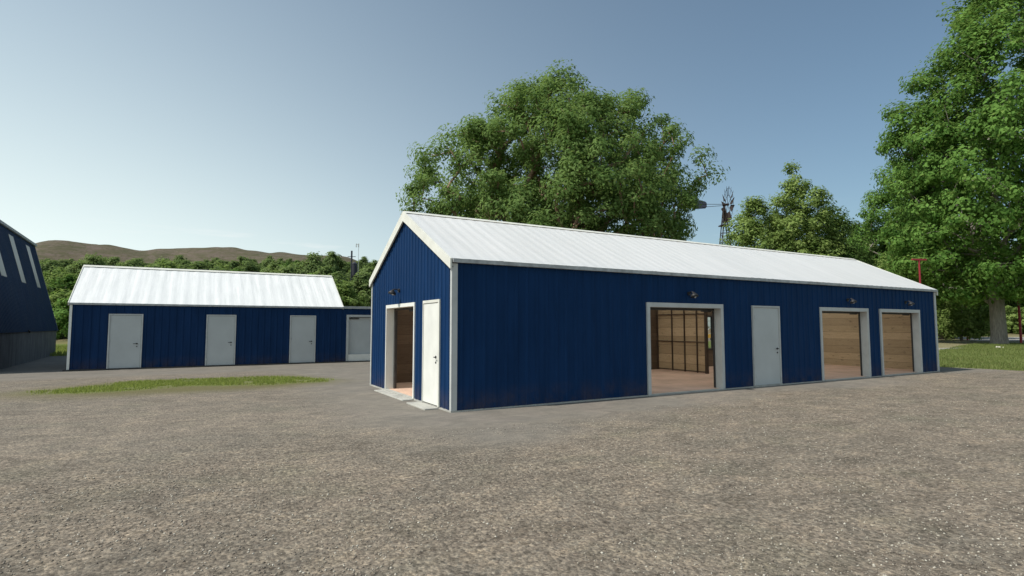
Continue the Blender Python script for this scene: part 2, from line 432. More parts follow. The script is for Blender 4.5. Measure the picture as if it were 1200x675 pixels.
# smoother compacted yard next to the buildings
sm = s.mix(s.mr(med, .35, .65), (.185, .167, .141), (.218, .197, .166))
stre = s.noise(s.mapping((.35, 1.6, 1)), 1.0, 5, .6, .4)
sm = s.mix(s.mr(stre, .42, .68, 0, .5), sm, (.17, .16, .142))
sm = s.mix(s.mr(s.noise(p, .5, 4, .6), .5, .7, 0, .4), sm, (.235, .2, .175))
sm = s.mix(1.0, sm, s.ramp(p1, [(.36, (.84, .84, .84)), (.64, (1.12, 1.1, 1.08))]), 'MULTIPLY')
sm = s.mix(s.mr(gri, .5, .75, 0, .25), sm, (.14, .13, .115))
col = s.mix(s.attr('smooth_yard'), g0, sm)
fr = s.mix(s.mr(fin, .3, .7), (.12, .105, .05), (.16, .145, .07))
col = s.mix(s.math('MULTIPLY', s.attr('fringe'), 1.0), col, fr)
gg = s.mix(s.mr(med, .35, .65), (.115, .15, .04), (.16, .185, .055)); gg = s.mix(s.mr(fin, .45, .75, 0, .5), gg, (.085, .11, .03))
col = s.mix(s.attr('grass'), col, gg); col = s.mix(s.attr('strip'), col, s.mix(s.mr(fin, .3, .7), (.13, .165, .04), (.18, .215, .065)))
dd = s.mix(s.mr(med, .35, .65), (.20, .18, .095), (.25, .22, .13)); dd = s.mix(s.mr(fin, .45, .75, 0, .5), dd, (.15, .15, .07))
col = s.mix(s.attr('dry'), col, dd)
col = s.mix(s.attr('path'), col, s.mix(s.mr(fin, .3, .7), (.30, .285, .26), (.38, .36, .33)))
ww = s.mix(s.mr(med, .35, .65), (.2, .135, .085), (.28, .19, .125)); ww = s.mix(s.mr(big, .4, .6, 0, .7), ww, (.07, .085, .035))
col = s.mix(s.attr('wood'), col, ww)
h1 = s.noise(s.mapping((1, 1, 2.5)), .022, 8, .62, .5); h2 = s.noise(s.mapping((1, 1, 5)), .06, 8, .7, .8); h3 = s.noise(p, .25, 6, .7)
bb = s.mix(s.mr(h1, .38, .62), (.082, .078, .042), (.11, .092, .058)); bb = s.mix(s.mr(h2, .47, .58, 0, .85), bb, (.14, .108, .088))
bb = s.mix(s.mr(h3, .5, .62, 0, .6), bb, (.06, .06, .03)); bb = s.mix(s.mr(h2, .45, .35, 0, .5), bb, (.065, .068, .032))
col = s.mix(s.attr('bare'), col, bb)
hb = s.math('ADD', s.math('MULTIPLY', gri, .6), s.math('MULTIPLY', vor.outputs['Distance'], -.9))
hb = s.math('MULTIPLY', hb, s.math('SUBTRACT', 1.0, s.math('MULTIPLY', s.attr('smooth_yard'), .85)))
s.bsdf(col, .92, bump=hb, bstr=.7, bdist=.02, spec=.15)
me.materials.append(s.m)
ground = link('ground', me); tag(ground, kind='structure', label='brown gravel yard with grass verges and bare brown hills beyond')

# loose stones of the gravel in the foreground
n = 42000
dd_ = 2.6+10*RNG.random(n)**1.7; lat = (RNG.random(n)*2-1)*(.98*dd_+.4)
gx = CAM[0]+FH[0]*dd_+RH[0]*lat; gy = CAM[1]+FH[1]*dd_+RH[1]*lat
keep = (gy < -1.8+.07*gx+.8*(vnoise(gx, gy, 2., 8)-.5)) & (vnoise(gx, gy, 1.3, 9)+.25*RNG.random(n) > .38); gx = gx[keep]; gy = gy[keep]; n = len(gx)
r = .005+.011*RNG.random(n)**2.2
octv = np.array([(1, 0, 0), (0, 1, 0), (-1, 0, 0), (0, -1, 0), (0, 0, .75), (0, 0, -.6)], float); octf = np.array([(0, 1, 4), (1, 2, 4), (2, 3, 4), (3, 0, 4), (1, 0, 5), (2, 1, 5), (3, 2, 5), (0, 3, 5)])
th = RNG.random(n)*2*PI; sc = .65+.6*RNG.random((n, 6, 1)); base = octv[None]*sc*r[:, None, None]
c_, s_ = np.cos(th)[:, None], np.sin(th)[:, None]
vx = base[..., 0]*c_-base[..., 1]*s_*.7; vy = base[..., 0]*s_+base[..., 1]*c_*.7
V = np.stack([vx+gx[:, None], vy+gy[:, None], base[..., 2]*.8+r[:, None]*.15], -1).reshape(-1, 3)
F = (octf[None]+np.arange(n)[:, None, None]*6).reshape(-1, 3)
s = N('pebbles'); rnd = s.n('ShaderNodeNewGeometry').outputs['Random Per Island']
c1 = s.ramp(rnd, [(0, (.13, .11, .09)), (.4, (.2, .17, .14)), (.7, (.33, .29, .23)), (1, (.55, .51, .43))])
s.bsdf(c1, .9, spec=.2)
tag(link('gravel', npmesh('gravel', V, F, [s.m])), 'loose small stones scattered over the brown gravel yard', 'gravel', kind='stuff')

# grass blades
def blades(name, gx, gy, h, w, mat, label):
    n = len(gx); gz = zt(gx, gy); th = RNG.random(n)*PI; hh = h*(.5+RNG.random(n)); ln = (RNG.random((n, 2))-.5)*hh[:, None]*.9
    a = np.stack([gx-np.cos(th)*w, gy-np.sin(th)*w, gz-.01], -1); b = np.stack([gx+np.cos(th)*w, gy+np.sin(th)*w, gz-.01], -1)
    c = np.stack([gx+ln[:, 0], gy+ln[:, 1], gz+hh], -1)
    V = np.stack([a, b, c], 1).reshape(-1, 3); F = np.arange(3*n).reshape(-1, 3)
    o = link(name, npmesh(name, V, F, [mat])); return tag(o, label, 'grass', kind='stuff')
def m_blade(name, a, b, c):
    s = N(name); rnd = s.n('ShaderNodeNewGeometry').outputs['Random Per Island']
    f = s.noise(s.pos(), .6, 3)
    col = s.mix(s.mr(f, .4, .65), s.ramp(rnd, [(0, a), (.7, b), (1, c)]), b)
    d = s.n('ShaderNodeBsdfDiffuse'); t = s.n('ShaderNodeBsdfTranslucent'); s.l(col, d.inputs[0]); s.l(col, t.inputs[0])
    m = s.n('ShaderNodeMixShader'); m.inputs[0].default_value = .4; s.l(d.outputs[0], m.inputs[1]); s.l(t.outputs[0], m.inputs[2]); s.l(m.outputs[0], s.out.inputs[0]); return s.m
MG = m_blade('grass_blade', (.20, .25, .055), (.31, .36, .09), (.38, .37, .15))
MG2 = m_blade('lawn_blade', (.12, .16, .045), (.2, .24, .075), (.28, .26, .12))
n = 90000; qx = RNG.uniform(-10.5, 2.5, n); qy = RNG.uniform(5, 13, n)
k = (soft(qx, qy, PB, .3) > RNG.random(n)*.9+.05) & (vnoise(qx, qy, .5, 50)+.6*vnoise(qx, qy, .17, 51) > .5); blades('grass_strip', qx[k], qy[k], .05, .013, MG, 'bright green strip of short grass in the gravel before the long blue building')
n = 90000; qx = 21.6+26*RNG.random(n)**1.2; qy = RNG.uniform(-16, 16, n); dq, lq, pq = camc(qx, qy)
k = (pq > 1080) & (pq < 1300) & (dq < 46) & (qx-22+.12*(qy+1)+(vnoise(qx, qy, 1.4, 31)-.5)*.9 > .1) & ~((pq < 1150) & (dq > 32+(pq-1100)*.2))
blades('lawn_grass', qx[k], qy[k], .085, .016, MG2, 'rough green grass on the low mound round the big oak')
n = 16000; qx = RNG.uniform(-14, -4, n); qy = RNG.uniform(29.5, 46, n)
blades('verge_grass', qx, qy, .2, .03, MG, 'green grass verge in the gap beside the far building, before the wood')

# ------------------------------------------------------------------ main barn
LN, WD, HE, HR, OV = 19.11, 5.66, 2.975, 4.395, .05
SL = (HR-HE)/(WD/2+OV)
def ztop(y): return HE-.03+SL*(WD/2+OV-abs(y-WD/2))-SL*0
barn = empty('blue_barn', (0, 0, 0), 0, 'long blue metal barn with white gable roof, open doorways and white gable door', 'barn')
# openings
A = (5.11, 7.59); C_ = (12.05, 14.51); Dd = (15.39, 17.81); OH = 2.11
B = (8.90, 9.98)
GO = (2.15, 4.22); GD = (.62, 1.47)
T = .18
holes_l = [(A[0], A[1], -1, OH), (B[0]-.0, B[1], -1, 2.16), (C_[0], C_[1], -1, OH), (Dd[0], Dd[1], -1, OH)]
holes_g = [(GO[0], GO[1], -1, OH), (GD[0], GD[1], -1, 2.14)]
WIN = (13.40, 13.90, .74, 2.03)
mb = MB(); ribs(mb, .0, LN, lambda u, v, d: (u, -.001-d, v), lambda u: HE-.02, 0.03, holes_l); mb.build('wall', M['blue'], barn)
mb = MB(); ribs(mb, 0, WD, lambda u, v, d: (-.001-d, u, v), lambda u: ztop(u)-.03, 0.03, holes_g, pitch=.2, extra=(WD/2,)); mb.build('wall', M['blue'], barn)
mb = MB(); ribs(mb, 0, WD, lambda u, v, d: (LN+.001+d, u, v), lambda u: ztop(u)-.03, 0.03, (), extra=(WD/2,)); mb.build('wall', M['blue'], barn)
mb = MB(); ribs(mb, 0, LN, lambda u, v, d: (u, WD+.001+d, v), lambda u: HE-.02, .03, [WIN]); mb.build('wall', M['blue'], barn)
# timber lining
mb = MB(); ribs(mb, T, LN-T, lambda u, v, d: (u, T-.01, v), lambda u: 2.9, .03, holes_l, flat=True)
mb.build('lining', M['wood'], barn)
mb = MB(); ribs(mb, T, WD-T, lambda u, v, d: (T-.01, u, v), lambda u: ztop(u)-.1, .03, holes_g, flat=True, extra=(WD/2,)); mb.build('lining', M['wood'], barn)
mb = MB(); ribs(mb, T, WD-T, lambda u, v, d: (LN-T-.1, u, v), lambda u: ztop(u)-.1, .03, (), flat=True, extra=(WD/2,)); mb.build('lining', M['wood'], barn)
mb = MB(); ribs(mb, T, LN-T, lambda u, v, d: (u, WD-.11, v), lambda u: 2.95, .03, [WIN], flat=True); mb.build('lining', M['shaded_planks'], barn)
# concrete floor
mb = MB(); mb.box(.19, .19, -.1, LN-.2, WD-.12, .04)
for a, b in ((A), (C_), (Dd)): mb.box(a+.002, .06, -.1, b-.002, .187, .038)
mb.box(.06, GO[0]+.002, -.1, .227, GO[1]-.002, .038); mb.build('floor', M['floor'], barn)
# foundation kerb
mb = MB(); mb.box(-.035, -.035, -.1, LN+.035, .0, .028); mb.box(-.035, .001, -.1, 0, WD+.03, .028); mb.box(LN, .001, -.1, LN+.035, WD+.03, .028); mb.box(.001, WD, -.1, LN-.001, WD+.035, .028)
mb.build('foundation', M['slab'], barn)
for a, b in (A, C_, Dd): mb = MB(); mb.box(a-.1, -.06, -.05, b+.06, .058, .034); mb.build('threshold', M['slab'], barn)
mb = MB(); mb.box(-.06, GO[0]-.1, -.05, .058, GO[1]+.1, .034); mb.build('threshold', M['slab'], barn)
# roof slopes
sl_len = math.hypot(WD/2+OV, HR-HE); ca = (WD/2+OV)/sl_len; sa = (HR-HE)/sl_len
fr_p = lambda u, v, d: (u, -OV+v*ca-d*sa, HE+v*sa+d*ca)
bk_p = lambda u, v, d: (u, WD+OV-v*ca+d*sa, HE+v*sa+d*ca)
X0, X1 = -OV, LN+OV
mb = MB(); ribs(mb, X0, X1, fr_p, lambda u: sl_len, 0, (), pitch=.3, depth=.004, w=(0, .2, .45, .65, .9)); mb.build('roof_slope', M['roof_added_trans'], barn)
ADDED_RL = [(x, x+2.98, .12, 3.0) for x in (.3, 3.4, 6.5, 9.6, 12.7, 15.8)]  # rooflights added on the unseen back slope to let daylight in
mb = MB(); ribs(mb, X0, X1, bk_p, lambda u: sl_len, 0, ADDED_RL, pitch=.3, depth=.006); mb.build('roof_slope', M['roof'], barn)
for a, b, c, d in ADDED_RL:
    mb = MB(); mb.quad(bk_p(a-.03, c-.03, .024), bk_p(b+.03, c-.03, .024), bk_p(b+.03, d+.03, .024), bk_p(a-.03, d+.03, .024)); mb.build('rooflight', M['rooflight'], barn)
# ridge cap, eaves gutters, rake boards
mb = MB()
for f_ in (fr_p, bk_p):
    mb.add([f_(X0-.01, sl_len-.12, .02), f_(X1+.01, sl_len-.12, .02), f_(X1+.01, sl_len+.012, .028), f_(X0-.01, sl_len+.012, .028)], [(0, 1, 2, 3)])
mb.build('ridge_cap', M['trim'], barn)
mb = MB(); mb.box(X0+.02, -OV-.055, HE-.085, X1-.02, -OV+.03, HE-.008); mb.build('gutter', M['gutter'], barn)
mb = MB(); mb.box(X0+.02, WD+OV+.055, HE-.085, X1-.02, WD+OV-.03, HE-.008); mb.build('gutter', M['gutter'], barn)
TH = .215
for xa, xb in ((X0-.035, X0), (X1, X1+.035)):
    for f_, y0 in ((fr_p, -OV-.03), (bk_p, WD+OV+.03)):
        mb = MB(); pk = (WD/2, HR+.022); e = (y0, HE-.01)
        t = TH
        poly = [(xa, e[0], e[1]), (xa, pk[0], pk[1]), (xa, pk[0], pk[1]-t-.02), (xa, e[0], e[1]-t+.01)]
        if f_ is bk_p: poly = [(a, b+(.0008), c) for a, b, c in poly]
        mb.prism(poly, (xb-xa, 0, 0)); mb.build('rake_board', M['trim'], barn)
# soffit strip between rake board and wall
for xa, xb in ((X0, 0.0), (LN, X1)):
    mb = MB()
    for sgn, y0 in ((1, -OV), (-1, WD+OV)):
        mb.quad((xa, y0, HE-.17), (xb, y0, HE-.17), (xb, WD/2, HR-.17), (xa, WD/2, HR-.17))
    mb.build('soffit', M['dark_steel'], barn)
# corner trims
def corner(x, y, sx, sy):
    mb = MB(); a, b = .05, .095
    zb = .03
    mb.box(x-sx*.028, y-sy*.03, zb, x-sx*.002+sx*0, y+sy*a, HE-.1) if True else None
    mb.box(x-sx*.001, y-sy*.03, zb, x+sx*b, y-sy*.002, HE-.1)
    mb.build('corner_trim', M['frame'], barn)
corner(0, 0, 1, 1); corner(0, WD, 1, -1); corner(LN, 0, -1, 1); corner(LN, WD, -1, -1)

def lamp(x, y, z, nx_, ny_, parent, org=(0, 0, 0)):
    """barn lamp on a wall whose outward normal is (nx, ny)"""
    def q(a, b, c): return (x+nx_*a-ny_*b, y+ny_*a+nx_*b, z+c)
    mb = MB(org); mb.tube([q(.02, 0, 0), q(.055, 0, 0)], .05, 10); l = mb.build('wall_lamp', M['black'], parent)
    mb = MB(org); mb.tube([q(.05, 0, 0), q(.1, 0, .035), q(.16, 0, .03), q(.19, 0, 0)], .014, 6); mb.build('arm', M['black'], l)
    mb = MB(org); mb.tube([q(.18, 0, .02), q(.19, 0, -.005), q(.2, 0, -.045), q(.215, 0, -.09)], [.025, .04, .085, .1], 14); mb.build('lamp_shade', M['black'], l, True)
    mb = MB(org); mb.tube([q(.2, .03, -.08), q(.2, .03, -.12)], [.035, .02], 8); mb.build('bulb', M['lens'], l, True)
lamp(6.44, 0, 2.47, 0, -1, barn); lamp(13.45, 0, 2.47, 0, -1, barn); lamp(16.97, 0, 2.47, 0, -1, barn); lamp(0, 3.19, 2.52, -1, 0, barn)

def frame_y(a, b, h, parent, org=(0, 0, 0), y=0, wl=.095, hd=.11, deep=T, zb=0.03, side_out=.045):
    """door surround on a -Y facing wall, opening a..b, height h"""
    mb = MB(org); p0 = y-side_out
    mb.box(a-wl, p0, zb, a, y+deep, h+.001)
    wr = wl if wl < .1 else .062
    mb.box(b, p0, zb, b+wr, y+deep, h+.001)
    mb.box(a-wl, p0, h+.002, b+wr, y+deep, h+hd)
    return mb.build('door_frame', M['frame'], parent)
for a, b in (A, C_, Dd):
    frame_y(a, b, OH, barn)
    mb = MB(); mb.box(a-.1, T+.01, OH-.06, b+.1, T+.05, OH+.06); mb.box(b-.35, T+.055, OH-.085, b-.05, T+.14, OH+.02)
    mb.tube([(a, T+.1, OH-.02), (b, T+.1, OH-.02)], .02, 6)
    mb.build('door_rail', M['dark_steel'], barn)
    mb = MB(); mb.box(b+.002-.035, T+.002, .04, b+.03, T+.04, OH-.062); mb.build('door_stop', M['dark_steel'], barn)
mb = MB(); p0 = -.045
p0 = -.03; mb.box(p0, GO[0]-.06, .03, T, GO[0], OH); mb.box(p0, GO[1], .03, T, GO[1]+.05, OH); mb.box(p0, GO[0]-.06, OH+.001, T, GO[1]+.05, OH+.085); mb.build('door_frame', M['white'], barn)
mb = MB(); mb.box(T+.01, GO[0]-.1, OH-.05, T+.05, GO[1]+.1, OH+.06); mb.box(T+.055, 2.5, OH-.1, T+.15, 3.2, OH+.02); mb.build('door_rail', M['dark_steel'], barn)
mb = MB(); mb.box(T+.002, GO[1]-.09, .04, T+.06, GO[1]+.02, OH-.06); mb.build('door_stop', M['dark_steel'], barn)

def handle(x, y, z, nx_, ny_, parent, org=(0, 0, 0), sgn=1):
    def q(a, b, c): return (x+nx_*a-ny_*b*sgn, y+ny_*a+nx_*b*sgn, z+c)
    mb = MB(org); mb.tube([q(0, 0, 0), q(.012, 0, 0)], .028, 12); mb.tube([q(.01, 0, 0), q(.05, 0, 0), q(.055, -.03, 0), q(.055, -.12, 0)], .011, 6)
    mb.build('handle', M['black'], parent)
    mb = MB(org); mb.tube([q(0, 0, -.11), q(.01, 0, -.11)], .022, 12); mb.build('keyhole', M['black'], parent)
def hinges(x, y, parent, org=(0, 0, 0), zs=(.3, 1.1, 1.9)):
    for z in zs:
        mb = MB(org); mb.tube([(x, y, z-.05), (x, y, z+.05)], .011, 6); mb.build('hinge', M['gutter'], parent)
# long-wall service door
frame_y(B[0], B[1], 2.16, barn, wl=.045, hd=.05, zb=.03, side_out=.05)
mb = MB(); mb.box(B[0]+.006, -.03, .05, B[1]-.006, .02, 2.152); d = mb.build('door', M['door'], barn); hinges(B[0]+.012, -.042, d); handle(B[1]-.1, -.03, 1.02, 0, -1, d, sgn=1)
mb = MB(); mb.box(B[0]-.04, -.07, -.05, B[1]+.04, -.001, .048); mb.build('threshold', M['slab'], barn)
# gable door
mb = MB(); mb.box(-.05, GD[0]-.07, .04, .1, GD[0], 2.14); mb.box(-.05, GD[1], .04, .1, GD[1]+.03, 2.14); mb.box(-.05, GD[0]-.07, 2.141, .1, GD[1]+.03, 2.2); mb.build('door_frame', M['trim'], barn)
mb = MB(); mb.box(-.035, GD[0]+.006, .05, .02, GD[1]-.006, 2.132); d = mb.build('door', M['white'], barn); handle(-.035, GD[0]+.12, 1.02, -1, 0, d, sgn=-1)
# back window
a, b, c, d_ = WIN
mb = MB(); y0, y1 = WD-.14, WD+.04
mb.box(a-.05, y0, c-.05, a+.03, y1, d_+.05); mb.box(b-.03, y0, c-.05, b+.05, y1, d_+.05); mb.box(a+.031, y0, c-.05, b-.031, y1, c+.02); mb.box(a+.031, y0, d_-.02, b-.031, y1, d_+.05)
w_ = mb.build('window', M['dark_steel'], barn)
mb = MB(); mb.box(a+.03, WD-.05, c+.02, b-.03, WD-.044, d_-.02); mb.build('pane', M['glass'], w_)
# partition wall with timber frame
px_ = 10.78
mb = MB(); mb.box(px_, 3.27, .06, px_+.03, WD-.12, 2.55); part = mb.build('partition', M['wood_b'], barn)
for y in (WD-.16, 4.78, 4.19, 3.63):
    mb = MB(); mb.box(px_-.04, y-.02, .05, px_-.001, y+.02, 2.6); mb.build('post', M['timber'], part)
mb = MB(); mb.box(px_-.06, 3.2, .04, px_+.05, 3.268, 2.65); mb.build('post', M['timber'], part)
for z in (.09, 1.1, 2.07):
    mb = MB(); mb.box(px_-.035, 3.27, z-.016, px_-.002, WD-.13, z+.016); mb.build('rail', M['timber'], part)
# roof trusses
for k in range(3):
    x = 3.36+k*6.2
    mb = MB()
    for f_ in (fr_p, bk_p):
        mb.add([f_(x, .1, -.06), f_(x+.05, .1, -.06), f_(x+.05, sl_len-.02, -.06), f_(x, sl_len-.02, -.06), f_(x, .1, -.18), f_(x+.05, .1, -.18), f_(x+.05, sl_len-.02, -.18), f_(x, sl_len-.02, -.18)],
           [(0, 1, 2, 3), (4, 5, 6, 7), (0, 1, 5, 4), (1, 2, 6, 5), (2, 3, 7, 6), (3, 0, 4, 7)])
    mb.box(x+.002, .2, 2.72, x+.048, WD-.13, 2.85); mb.build('roof_truss', M['timber'], barn)
# entrance slabs
def slab(x0, y0, x1, y1, h, label):
    o = MB(((x0+x1)/2, (y0+y1)/2, 0)); o.box(x0, y0, -.05, x1, y1, h)
    ob = o.build('concrete_step', M['slab'], loc=((x0+x1)/2, (y0+y1)/2, 0)); bv = ob.modifiers.new('b', 'BEVEL'); bv.width = .012; bv.segments = 2
    return tag(ob, label, 'step', 'concrete steps at the barn gable')
slab(-.3, 2.05, -.062, 4.3, .022, 'wide low concrete slab before the open doorway in the barn gable')
slab(-.36, .5, -.062, 1.6, .03, 'short concrete step under the white door in the barn gable')

# ------------------------------------------------------------------ long low building on the left
Y0 = 16.1; LX0, LX1, LX2 = -8.42, 1.45, 7.0; LH = 2.53; LR = 4.16; LY = 18.75
O2 = (LX0, Y0, 0)
shed = empty('blue_shed', O2, 0, 'low blue metal building on the left with three doors greyed for shade and white roof', 'building')
D1, D2, D3 = (-7.2, -6.2), (-3.93, -2.93), (-.71, .28); RO = (1.78, 2.86)
hs = [(D1[0], D1[1], -1, 2.08), (D2[0], D2[1], -1, 2.08), (D3[0], D3[1], -1, 2.08), (RO[0], RO[1], -1, 2.08)]
mb = MB(O2); ribs(mb, LX0, LX2, lambda u, v, d: (u, Y0-.001-d, v), lambda u: LH-.03, .05, hs); mb.build('wall', M['blue_far'], shed)
YB = 2*LY-Y0
def zt2(y): return LH-.03+(LR-LH)/(LY-Y0+.05)*(LY-Y0+.05-abs(y-LY))
for x, sg in ((LX0, -1), (LX1, 1)):
    mb = MB(O2); ribs(mb, Y0, YB, lambda u, v, d: (x+sg*(.001+d), u, v), lambda u: zt2(u)-.04, .05, (), extra=(LY,)); mb.build('wall', M['blue_far'], shed)
mb = MB(O2); ribs(mb, LX0, LX2, lambda u, v, d: (u, YB+.001+d, v), lambda u: LH-.03, .05, ()); mb.build('wall', M['blue_far'], shed)
mb = MB(O2); ribs(mb, Y0, YB, lambda u, v, d: (LX2+.001+d, u, v), lambda u: LH-.03, .05, ()); mb.build('wall', M['blue_far'], shed)
l2 = math.hypot(LY-Y0+.06, LR-LH); c2 = (LY-Y0+.06)/l2; s2 = (LR-LH)/l2
f2_ = lambda u, v, d: (u, Y0-.06+v*c2-d*s2, LH+v*s2+d*c2)
b2_ = lambda u, v, d: (u, YB+.06-v*c2+d*s2, LH+v*s2+d*c2)
for f_ in (f2_, b2_):
    mb = MB(O2); ribs(mb, LX0-.06, LX1+.05, f_, lambda u: l2, 0, (), pitch=.42, depth=.008, w=(0, .2, .45, .65, .9)); mb.build('roof_slope', M['roof'], shed)
mb = MB(O2)
for f_ in (f2_, b2_): mb.add([f_(LX0-.07, l2-.12, .036), f_(LX1+.06, l2-.12, .036), f_(LX1+.06, l2+.015, .046), f_(LX0-.07, l2+.015, .046)], [(0, 1, 2, 3)])
mb.build('ridge_cap', M['trim'], shed)
for x in (LX0-.085, LX1+.055):
    for f_ in (f2_, b2_):
        mb = MB(O2); mb.prism([f_(x, -.01, .02), f_(x, l2, .02), f_(x, l2, -.11), f_(x, -.01, -.11)], (.028, 0, 0)); mb.build('rake_board', M['trim'], shed)
mb = MB(O2); mb.box(LX1+.09, Y0-.06, LH-.028, LX2+.06, YB+.06, LH+.045); mb.build('flat_roof', M['gutter'], shed)
mb = MB(O2); mb.box(LX0-.06, Y0-.085, LH-.07, LX2+.06, Y0-.062, LH+.005); mb.build('gutter', M['gutter'], shed)
mb = MB(O2); mb.box(LX0-.12, Y0-.13, -.1, LX2+.1, Y0+.1, .048); mb.box(LX0-.12, Y0+.101, -.1, LX0+.1, YB+.1, .048); mb.build('foundation', M['plinth'], shed)
mb = MB(O2); mb.box(LX0-.03, Y0-.03, .05, LX0+.05, Y0-.002, LH-.08); mb.box(LX0-.03, Y0-.001, .05, LX0-.002, Y0+.08, LH-.08); mb.build('corner_trim', M['white'], shed)
for (a, b) in (D1, D2, D3):
    frame_y(a, b, 2.08, shed, O2, y=Y0, wl=.05, hd=.05, zb=.05, side_out=.05)
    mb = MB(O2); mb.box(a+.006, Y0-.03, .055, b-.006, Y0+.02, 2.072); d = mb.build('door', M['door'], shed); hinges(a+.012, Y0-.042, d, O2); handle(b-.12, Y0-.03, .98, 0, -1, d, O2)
frame_y(RO[0], RO[1], 2.08, shed, O2, y=Y0, wl=.1, hd=.1, zb=.05)
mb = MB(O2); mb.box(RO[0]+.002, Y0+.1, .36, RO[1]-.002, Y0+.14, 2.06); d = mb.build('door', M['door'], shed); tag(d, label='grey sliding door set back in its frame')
mb = MB(O2); mb.box(RO[0]+.06, Y0+.05, 1.98, RO[0]+.5, Y0+.095, 2.03); mb.build('door_rail', M['dark_steel'], shed)
mb = MB(O2); mb.box(RO[0]+.002, Y0-.02, .05, RO[1]-.002, Y0+.16, .355); mb.build('sill', M['white'], shed)

# ------------------------------------------------------------------ big mansard barn at the left edge
wdir = np.array([-.05252, .99862]); rz = math.atan2(wdir[1], wdir[0])-PI/2   # local +Y runs along the wall, local +X faces the yard
big = empty('mansard_barn', (-11.51, 31.78, 0), rz, 'large navy barn at the left edge with steep roof, pale rooflights and streaked concrete base', 'barn')
Lb = 15.6; Wb = 13.0
mb = MB(); mb.box(-.25, -Lb, -.2, 0, 0, 1.43); mb.build('wall', M['concrete_wall'], big)
mb = MB(); mb.box(-Wb, -Lb, -.2, -Wb+.25, 0, 1.43); mb.build('wall', M['concrete_wall'], big)
mb = MB(); mb.box(-Wb+.251, -.25, -.2, -.251, -.001, 1.43); mb.build('wall', M['concrete_wall'], big)
mb = MB(); mb.box(-Wb+.251, -Lb, -.2, -.251, -Lb+.25, 1.43); mb.build('wall', M['concrete_wall'], big)
def bp(sgn):
    x0 = .06 if sgn > 0 else -Wb-.06
    run = 1.28; rise = 4.92; ll = math.hypot(run, rise)
    return (lambda u, v, d: (x0-sgn*(v*run/ll)+sgn*d*rise/ll, u, 1.40+v*rise/ll+d*run/ll)), ll
SK = [(a, a+.97) for a in (-3.0, -7.1, -11.2)]
for sg in (1, -1):
    f_, ll = bp(sg); zz = lambda z: (z-1.40)*ll/4.92
    mb = MB(); ribs(mb, -Lb, .0, f_, lambda u: ll, 0, [(a, b, zz(3.8), zz(6.02)) for a, b in SK], pitch=.25, depth=.014); mb.build('roof_slope', M['blue_slope'], big)
    for a, b in SK:
        mb = MB(); pts = [f_(a-.03, zz(3.77), .012), f_(b+.03, zz(3.77), .012), f_(b+.03, zz(6.05), .012), f_(a-.03, zz(6.05), .012)]
        q = [f_(a-.03, zz(3.77), -.04), f_(b+.03, zz(3.77), -.04), f_(b+.03, zz(6.05), -.04), f_(a-.03, zz(6.05), -.04)]
        mb.add(pts+q, [(0, 1, 2, 3), (4, 5, 6, 7), (0, 1, 5, 4), (1, 2, 6, 5), (2, 3, 7, 6), (3, 0, 4, 7)]); mb.build('rooflight', M['skylight'], big)
    mb = MB(); mb.prism([f_(.0, 0, .02), f_(.0, ll, .02), f_(.0, ll, -.1), f_(.0, 0, -.1)], (0, .03, 0)); mb.build('rake_board', M['gutter'], big)
    xt = f_(0, ll, 0)[0]
    mb = MB(); mb.box(xt+sg*.10, -Lb, 6.31, xt-sg*.1, .05, 6.44); mb.build('gutter', M['gutter'], big)
xa = bp(1)[0](0, bp(1)[1], 0)[0]; xb = bp(-1)[0](0, bp(-1)[1], 0)[0]; xm = (xa+xb)/2
mb = MB(); mb.quad((xa-.1, -Lb, 6.40), (xa-.1, .05, 6.40), (xm, .05, 6.62), (xm, -Lb, 6.62)); mb.quad((xb+.1, -Lb, 6.40), (xb+.1, .05, 6.40), (xm, .05, 6.62), (xm, -Lb, 6.62)); mb.build('roof', M['blue_slope'], big)
for y in (-.02, -Lb+.02):
    mb = MB(); mb.add([(.06, y, 1.40), (xa, y, 6.31), (xm, y, 6.6), (xb, y, 6.31), (-Wb-.06, y, 1.4)], [(0, 1, 2, 3, 4)]); mb.build('gable_end', M['blue_slope'], big)
mb = MB(); mb.tube([(.075, -9.0, 1.47), (.11, -9.0, 1.45)], .05, 8); mb.tube([(.11, -9, 1.45), (.16, -9, 1.38)], [.03, .07], 8); mb.build('wall_lamp', M['black'], big)

# ------------------------------------------------------------------ trees
def skeleton(rng, tips, fork, trunk_pts, leaders):
    nodes = [np.array(p, float) for p in trunk_pts]; par = [-1]+list(range(len(nodes)-1)); cnt_t = len(nodes)
    def path(start, end, k, sag):
        a = nodes[start]; last = start
        for i in range(1, k+1):
            t = i/k; p = a+(end-a)*t; p = p+np.array([0, 0, 1])*sag*math.sin(PI*t)+rng.normal(0, .03*np.linalg.norm(end-a), 3)*(i < k)
            nodes.append(p); par.append(last); last = len(nodes)-1
        return last
    for ld in leaders: path(cnt_t-1, np.array(ld, float), 6, .25)
    ends = []
    order = np.argsort(np.linalg.norm(tips-np.array(fork), axis=1))
    for i in order:
        tp = tips[i]; A_ = np.array(nodes[max(cnt_t-2, 0):]); d = np.linalg.norm(A_-tp, axis=1)
        d = d+np.maximum(0, A_[:, 2]-tp[2]+.2)*.9
        j = int(np.argmin(d))+max(cnt_t-2, 0); L_ = np.linalg.norm(nodes[j]-tp)
        ends.append(path(j, tp, max(2, min(4, int(L_/.7)+1)), .08*L_))
    cnt = np.zeros(len(nodes)); 
    for e in ends: cnt[e] += 1
    for i in range(len(nodes)-1, 0, -1): cnt[par[i]] += cnt[i]
    return np.array(nodes), np.array(par), np.maximum(cnt, .5), ends
